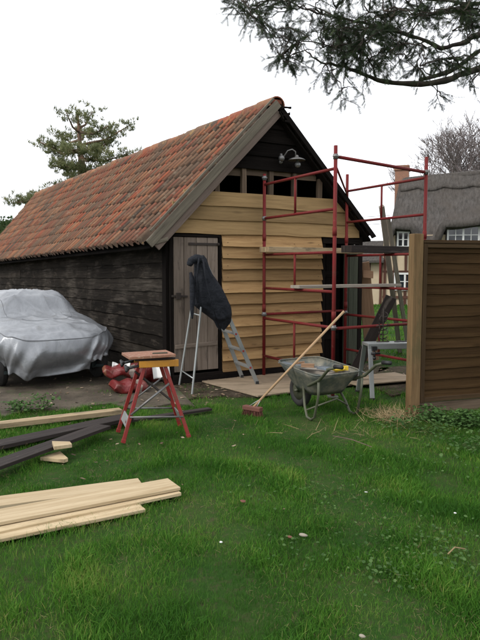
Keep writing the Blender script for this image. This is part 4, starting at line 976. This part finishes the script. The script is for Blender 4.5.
# yew overhead
YT = Vector((5.6, 6.6, 0)); yew = thing('yew_tree', 'dark evergreen yew whose boughs overhang the top right of the view', 'tree', YT)
m = MB(); m.tube([(0, 0, -.1), (.05, 0, 1), (-.05, .1, 2.2), (.1, .1, 3.4), (.2, 0, 5.5)], [.42, .34, .3, .26, .12], 12); m.build('trunk', 'bark', yew)
def yq(px, py, Y): return P(px, py, Y)-YT
limbs = [([(None, (-.05, .1, 2.45)), (560, 60, 5.9), (480, 69, 5.5), (445, 81, 5.3), (412, 84, 5.2), (377, 79, 5.1), (350, 69, 5.0), (325, 63, 4.9), (312, 57, 4.85)], [.10, .075, .052, .05, .043, .033, .026, .018, .008]),
         ([(480, 50, 5.9), (450, 71, 5.45), (420, 80, 5.25)], [.035, .04, .03]),
         ([(None, (0, .1, 2.9)), (560, 20, 6.1), (480, 35, 5.8), (466, 42, 5.7), (443, 48, 5.6)], [.09, .06, .05, .045, .03]),
         ([(None, (0.05, .1, 3.5)), (560, 0, 5.6), (480, 4, 5.3), (440, 0, 5.1), (400, -6, 5.0)], [.08, .06, .03, .022, .018]),
         ([(443, 48, 5.6), (410, 36, 5.4), (380, 28, 5.2), (347, 19, 5.0), (309, 11, 4.8), (290, 3, 4.7), (268, 0, 4.65)], [.035, .03, .025, .018, .013, .009, .005]),
         ([(400, -6, 5.0), (360, -15, 4.8), (320, -20, 4.7), (270, -14, 4.6), (240, -4, 4.5)], [.025, .02, .015, .01, .006]),
         ([(377, 79, 5.1), (365, 55, 4.9), (340, 48, 4.7), (310, 42, 4.7), (290, 40, 4.65)], [.016, .014, .01, .008, .004])]
lp = []; m = MB()
for pts, rs in limbs:
    pp = [Vector(p[1]) if p[0] is None else yq(*p) for p in pts]
    dense = []; dr = []
    for i in range(len(pp)-1):
        for s in range(4):
            f = s/4; a0, a1, a2, a3 = pp[max(i-1, 0)], pp[i], pp[i+1], pp[min(i+2, len(pp)-1)]
            c_ = .5*((2*a1)+(a2-a0)*f+(2*a0-5*a1+4*a2-a3)*f*f+(3*a1-a0-3*a2+a3)*f**3); dense.append(c_+Vector((random.gauss(0, .004), random.gauss(0, .004), random.gauss(0, .004)))); dr.append((rs[i]+(rs[i+1]-rs[i])*f)*.5*(1+.12*math.sin(len(dr)*1.7)))
    dense.append(pp[-1]); dr.append(rs[-1]*.6); m.tube(dense, dr, 8); lp += dense[4:] if pts[0][0] is None else dense
# foliage targets: centre px,py, spread, count
blobs = [(300, 8, 26, 8, 16), (252, 8, 14, 9, 9), (262, 24, 8, 6, 5), (232, 2, 8, 4, 4), (285, 52, 9, 14, 11), (278, 38, 10, 8, 7), (300, 62, 10, 7, 3), (320, 42, 20, 10, 20),
         (345, 22, 22, 12, 34), (372, 36, 24, 14, 44), (395, 16, 32, 12, 52), (430, 8, 30, 9, 26), (465, 10, 18, 6, 12), (352, 52, 22, 10, 24), (400, 46, 16, 7, 12), (378, 60, 20, 4, 9), (332, 72, 12, 5, 4), (341, 90, 2, 8, 3), (415, 66, 12, 4, 6),
         (365, 88, 8, 4, 2), (428, 100, 16, 3, 2), (460, 60, 16, 7, 9), (440, 62, 12, 5, 7), (470, 25, 12, 7, 8), (475, 80, 10, 3, 2), (360, -15, 50, 10, 50), (440, -20, 50, 10, 36), (280, -12, 40, 8, 26), (520, 20, 40, 30, 50), (600, 10, 50, 40, 40), (500, -60, 80, 30, 30), (345, 34, 20, 10, 18)]
sp = []; sdir = []
def wander(a, b_, r0, r1, n=6, jit=.02, sag_=.04):
    L_ = (b_-a).length; pts = [a.lerp(b_, i/n)+Vector((random.gauss(0, jit), random.gauss(0, jit), random.gauss(0, jit)+sag_*math.sin(math.pi*i/n)))*min(1, L_*2)*(1 if 0 < i < n else 0) for i in range(n+1)]
    m.tube(pts, [r0+(r1-r0)*i/n for i in range(n+1)], 4, False); return pts
for (cx, cy, sx, sy, cnt) in blobs:
    for k in range(int(cnt*.56) if cnt > 14 else cnt):
        px, py = random.gauss(cx, sx*.62), random.gauss(cy, sy*.55); Y = random.uniform(4.4, 5.7) if cx < 500 else random.uniform(4.5, 7)
        T = yq(px, py, Y); near = min(lp, key=lambda q: (q-T).length_squared*(1+.3*random.random()))
        if (near-T).length > .9: near = near.lerp(T, .45)
        pts = wander(near, T, .0065, .0026); lp += [pts[-1]] if random.random() < .5 else []; d_ = (pts[-1]-pts[-3]).normalized()
        for q in range(random.randint(2, 4)):
            b0 = pts[random.randint(3, 6)]; e_ = b0+(d_*.6+Vector((random.gauss(0, .6), random.gauss(0, .6), random.gauss(-.25, .45)))).normalized()*random.uniform(.06, .2)
            p2 = wander(b0, e_, .0026, .0014, 4, .01, .01)
            for t in range(1, 5):
                for _ in range(2):
                    dd = ((e_-b0).normalized()+Vector((random.gauss(0, .55), random.gauss(0, .55), random.gauss(-.1, .4)))).normalized(); sp.append(p2[t]); sdir.append(dd)  # sprig
m.build('limbs', 'bark', yew)
def yfn(i):
    j = i//2; s = 1 if i % 2 else -1; x = .004+j*.0072; return (x, 0, 0), (.6, s*.85, .18*((i*7) % 3-1)), (.8, -s*.55, 0)
YV, YF = needle_quads(18, .017, .0038, yfn); k = len(YV); YV = np.vstack([YV, [(0, -.001, 0), (0, .001, 0), (.072, .0006, 0), (.072, -.0006, 0)]]); YF = np.vstack([YF, [[k, k+1, k+2, k+3]]])
n = len(sp); scatter('crown', 'yew', YV, YF, np.array([tuple(p) for p in sp]), look(np.array([tuple(d) for d in sdir]), RNG.uniform(-1.5, 1.5, n)), RNG.uniform(.5, 1.1, n), np.clip(RNG.normal(.45, .28, n), 0, 1), yew)
# ------------------------------------------------------------------ grass
def inpoly(x, y, poly):
    c = np.zeros(len(x), bool); n = len(poly)
    for i in range(n):
        a, b_ = poly[i], poly[(i+1) % n]; k = ((a.y > y) != (b_.y > y)) & (x < (b_.x-a.x)*(y-a.y)/((b_.y-a.y) or 1e-9)+a.x); c ^= k
    return c
barn_poly = [bw(-.05, -.16), bw(3.4, -.1), bw(3.4, 15), bw(-.05, 15)]
ply_poly = [Vector((-.53, 8.60, 0)), Vector((-.53, 8.6, 0))+sd_, Vector((-.53, 8.6, 0))+sd_+lo, Vector((-.53, 8.6, 0))+lo]
def blade(bend):
    W_ = .5; return np.array([(-W_*.06, 0, 0), (W_*.06, 0, 0), (W_*.05, bend*.25, .5), (-W_*.05, bend*.25, .5), (W_*.004, bend, .93-.25*bend), (-W_*.004, bend, .93-.25*bend)]), np.array([[0, 1, 2, 3], [3, 2, 4, 5]])
def field(y0, y1, dens, hgt, wid, bend, seed, nm):
    r = np.random.default_rng(seed); area = (y1-y0)*(1.0*(y0+y1)/2+2.4); n = int(area*dens)
    y = r.uniform(y0, y1, n); x = r.uniform(-1, 1, n)*(.5*y+1.2)
    # clumping
    cl = snoise(x, y, 5.5, 3); keep = r.random(n) < np.clip(.76+.45*cl, .22, 1)
    wx_, wy_ = (x-A0.x)*DG.x+(y-A0.y)*DG.y, (x-A0.x)*DL.x+(y-A0.y)*DL.y
    nearbarn = (wy_ > -1.15+.3*snoise(x, y, 4, 9)) & (wy_ < .3) & (wx_ > -.6) & (wx_ < 2.6); keep &= ~(nearbarn & (r.random(n) < .93))
    rb = (x > 1.2) & (y > 8.2) & (y < 11.5) & (x < 3.6); keep &= ~(rb & (r.random(n) < np.clip(.6+.6*snoise(x, y, 3, 4), 0, .97)))
    iy = inpoly(x, y, yard_poly); keep &= ~(iy & (r.random(n) < np.where(snoise(x, y, 4.0, 8) > .35, .8, .985)))
    keep &= ~inpoly(x, y, barn_poly) & ~inpoly(x, y, ply_poly)
    bare_ = snoise(x, y, 1.9, 21) > .5; keep &= ~(bare_ & (r.random(n) < .6))
    x, y = x[keep], y[keep]; n = len(x)
    big = snoise(x, y, 1.4, 5); cl = snoise(x, y, 5.5, 3)
    s = hgt*(.64+.30*big+.42*cl)*r.uniform(.55, 1.35, n); s = np.clip(s, hgt*.25, hgt*2.0)
    # keep blades off lying planks by staying short there
    z = np.zeros(n)-.012
    a = r.uniform(0, 2*np.pi, n); t = r.normal(0, .28, n); t2 = r.normal(0, .28, n)
    global RNG; sv = RNG; RNG = r; rt = rots(n, .42); RNG = sv
    tint = np.clip(.34+.30*snoise(x, y, 2.1, 31)+.30*snoise(x, y, 6, 2)+.12*snoise(x, y, .8, 63)+r.normal(0, .17, n)+(r.random(n) < .06)*.5, 0, 1)
    V, F_ = blade(bend); V = V.copy(); V[:, 0] *= wid
    return scatter_cols(nm, V, F_, np.stack([x, y, z], 1), rt, s, tint)
parts_ = []
def scatter_cols(nm, V, F_, pos, rt, s, tint): parts_.append((V, F_, pos, rt, s, tint))
field(1.9, 4.2, 11000, .058, .95, .30, 1, 'a'); field(1.9, 4.2, 6500, .070, .75, .65, 2, 'b')
field(4.2, 7.2, 6200, .060, 1.2, .30, 3, 'c'); field(4.2, 7.2, 2600, .074, 1.0, .6, 4, 'd')
field(7.2, 11, 2800, .055, 1.8, .35, 5, 'e'); field(11, 22, 420, .08, 3.5, .35, 6, 'f'); field(22, 40, 110, .12, 6, .35, 7, 'g')
# merge fields into one object
def merge(parts, name, mat):
    Vs, Ls, Rs = [], [], []; off = 0
    for V, F_, pos, rt, s, tint in parts:
        k = len(V); n = len(pos); Vs.append((np.einsum('nij,kj->nki', rt, V)*s[:, None, None]+pos[:, None, :]).reshape(-1, 3)); Ls.append((F_[None]+(np.arange(n)*k)[:, None, None]).reshape(-1)+off); Rs.append(np.repeat(tint, k)); off += n*k
    V = np.concatenate(Vs).astype(np.float32); L_ = np.concatenate(Ls).astype(np.int32); nf = len(L_)//4
    me = bpy.data.meshes.new(name); me.vertices.add(len(V)); me.vertices.foreach_set('co', V.ravel()); me.loops.add(len(L_)); me.loops.foreach_set('vertex_index', L_)
    me.polygons.add(nf); me.polygons.foreach_set('loop_start', (np.arange(nf)*4).astype(np.int32)); me.update(calc_edges=True)
    me.polygons.foreach_set('use_smooth', np.ones(nf, bool))
    at = me.attributes.new('rnd', 'FLOAT', 'POINT'); at.data.foreach_set('value', np.concatenate(Rs).astype(np.float32)); me.materials.append(M[mat])
    o = bpy.data.objects.new(name, me); COL.objects.link(o); return o
tag(merge(parts_, 'grass', 'grass'), 'shaggy green lawn grass with yellowish patches', 'grass', kind='stuff')
q = [bw(-.75, .1), bw(-.7, -1.0), bw(-.45, -1.15), bw(-.1, -.95), bw(.25, -1.05), bw(.6, -1.3), bw(.9, -1.25), bw(1.6, -.9), bw(2.9, -.8), bw(3.6, -.5), bw(3.7, .1)]
m = MB(); m.poly([Vector((p.x, p.y, .006)) for p in q], .03); tag(m.build('soil', 'soil'), kind='structure')
q = [G(372, 386), G(392, 396), G(412, 392), G(425, 380), G(405, 366), G(380, 368)]
m = MB(); m.poly([Vector((p.x, p.y, .006)) for p in q], .03); tag(m.build('soil', 'soil'), kind='structure')
n = 2600; wv_ = RNG.uniform(-6, 3.4, n); lv_ = np.where(wv_ > -.1, -RNG.random(n)**1.4*1.35, RNG.uniform(-1.6, 5, n)); x = A0.x+DG.x*wv_+DL.x*lv_; y = A0.y+DG.y*wv_+DL.y*lv_
CV = np.array([(-.5, -.2, 0), (.5, -.28, .03), (.45, .25, 0), (-.4, .3, .05)]); k = y > 5.6
x[-60:] = RNG.normal(-1.0, .8, 60); y[-60:] = RNG.normal(5.4, .7, 60)
tag(scatter('wood_chips', 'chips', CV, LF, np.stack([x, y, RNG.uniform(.016, .03, n)], 1)[k], rots(n, .35)[k], (RNG.uniform(.3, 1, n)**2*.045+.006)[k], RNG.random(n)[k]), 'dead leaves and wood chips littering the bare soil and yard', 'litter', kind='stuff')
# straw patch by the fence post
n = 520; c = G(390, 420); pos = np.stack([RNG.normal(c.x, .13, n), RNG.normal(c.y, .13, n), RNG.uniform(.01, .06, n)], 1)
n2 = 70; c2 = G(345, 436); pos2 = np.stack([RNG.normal(c2.x, .35, n2), RNG.normal(c2.y, .12, n2), RNG.uniform(.02, .05, n2)], 1)
pos = np.vstack([pos, pos2]); n = len(pos); SV, SF = blade(.3); SV = SV.copy(); SV[:, 0] *= .35
tag(scatter('straw', 'straw', SV, SF, pos, rots(n, 1.5), RNG.uniform(.08, .2, n), RNG.random(n)), 'heap of dry yellow straw by the foot of the fence post', 'straw', kind='stuff')
# thatch of dead blades all over
n = 16000; y = RNG.uniform(2, 8, n); x = RNG.uniform(-1, 1, n)*(.45*y+.6); k = ~inpoly(x, y, yard_poly) & (snoise(x, y, 2.6, 44) > .0); x, y = x[k], y[k]; n = len(x)
tag(scatter('dead_grass', 'straw', SV, SF, np.stack([x, y, RNG.uniform(.005, .045, n)], 1), rots(n, 1.3), RNG.uniform(.018, .045, n), RNG.random(n)), 'dead straw coloured blades mixed into the lawn', 'grass', kind='stuff')
# broad leaved weeds
WV = np.array([(0, 0, 0), (.3, -.42, .12), (.75, -.38, .16), (1, 0, .1), (.75, .38, .16), (.3, .42, .12), (.5, 0, .04), (.5, 0, .04)]); WF = np.array([[0, 1, 2, 6], [6, 2, 3, 4], [0, 6, 4, 5]])
def weeds(name, cl, label, hi=.07, sc_=(.018, .045)):
    P_ = []
    for (px, py, sx, sy, cnt) in cl:
        c = G(px, py)
        P_.append(np.stack([RNG.normal(c.x, sx, cnt), RNG.normal(c.y, sy, cnt), RNG.uniform(.0, hi, cnt)], 1))
    P_ = np.vstack(P_); n = len(P_); return tag(scatter(name, 'weed', WV, WF, P_, rots(n, .5), RNG.uniform(*sc_, n), RNG.random(n)), label, 'weeds', kind='stuff')
weeds('lawn_weeds', [(335, 500, .3, .16, 110), (385, 575, .14, .10, 110), (430, 540, .25, .16, 180), (455, 565, .16, .12, 80), (310, 550, .2, .12, 50), (400, 470, .4, .25, 90)], 'small broad leaved weeds and clover growing in the lawn', .055, (.012, .026))
weeds('fence_weeds', [(428, 419, .10, .06, 260), (455, 424, .14, .08, 320), (480, 425, .18, .1, 320), (500, 425, .3, .1, 300), (440, 432, .25, .1, 220), (405, 428, .12, .05, 80), (470, 450, .2, .15, 150)], 'low green nettles and leaves along the foot of the fence', .14, (.02, .045))
def weed_plant(px, py, h, n, label):
    c = G(px, py); t = thing('weed_plant', label, 'plant', (c.x, c.y, .01)); m = MB()
    for k in range(6): m.tube([(0, 0, 0), (random.gauss(0, .06), random.gauss(0, .05), h)], [.003, .0015], 4)
    m.build('stems', 'weed', t); pos = np.stack([RNG.normal(0, .09, n), RNG.normal(0, .07, n), RNG.uniform(.01, h, n)], 1)
    scatter('leaves', 'weed', WV, WF, pos, rots(n, .6), RNG.uniform(.02, .045, n), RNG.random(n), t)
weed_plant(19, 412, .12, 170, 'bushy green weed growing in the yard at the far left in front of the car')
weed_plant(43, 410, .17, 130, 'taller green weed growing in the yard just below the car cover')
# litter
def bit(px, py, mat, label, cat, s=(.02, .014, .006), name='pebble', z=.035):
    c = G(px, py, z); m = MB(); m.ball((0, 0, 0), 1, 10, 6, s); m.v = [(x*(1+.15*math.sin(9*y/s[1])), y, q) for x, y, q in m.v]; o = m.build(name, mat); o.location = c; o.rotation_euler = (.2, .1, random.random()*3); tag(o, label, cat)
bit(362, 636, 'pale', 'pale pebble in the grass at the bottom edge of the picture', 'pebble', (.016, .012, .007))
bit(303, 535, 'pale', 'flat whitish stone lying in the middle of the lawn', 'stone', (.03, .02, .01), 'stone')
bit(243, 501, 'leafr', 'reddish dead leaf on the lawn left of centre', 'leaf', (.03, .02, .004), 'dead_leaf')
bit(366, 492, 'white', 'small white scrap on the lawn below the broken straw', 'scrap', (.013, .009, .003), 'paper_scrap')
bit(455, 513, 'white', 'small white daisy head near the weeds on the right', 'flower', (.009, .009, .005), 'daisy', .06)
bit(221, 542, 'white', 'tiny white scrap on the left part of the lawn', 'scrap', (.010, .008, .004), 'paper_scrap')
bit(290, 537, 'leafr', 'brown curled leaf beside the flat stone', 'leaf', (.022, .012, .008), 'dead_leaf')
def twig(a, b_, mat, label, r=.005):
    p, q = G(*a, .05), G(*b_, .05); mid = (p+q)/2+Vector((.0, .03, .01)); m = MB(); m.tube([p, mid, q], r, 6); tag(m.build('twig', mat), label, 'twig')
twig((333, 436), (372, 447), 'twigr', 'thin bare twig lying on the grass left of the straw', .0035)
twig((448, 554), (465, 549), 'straw', 'pale stalk lying among the weeds at lower right', .004)
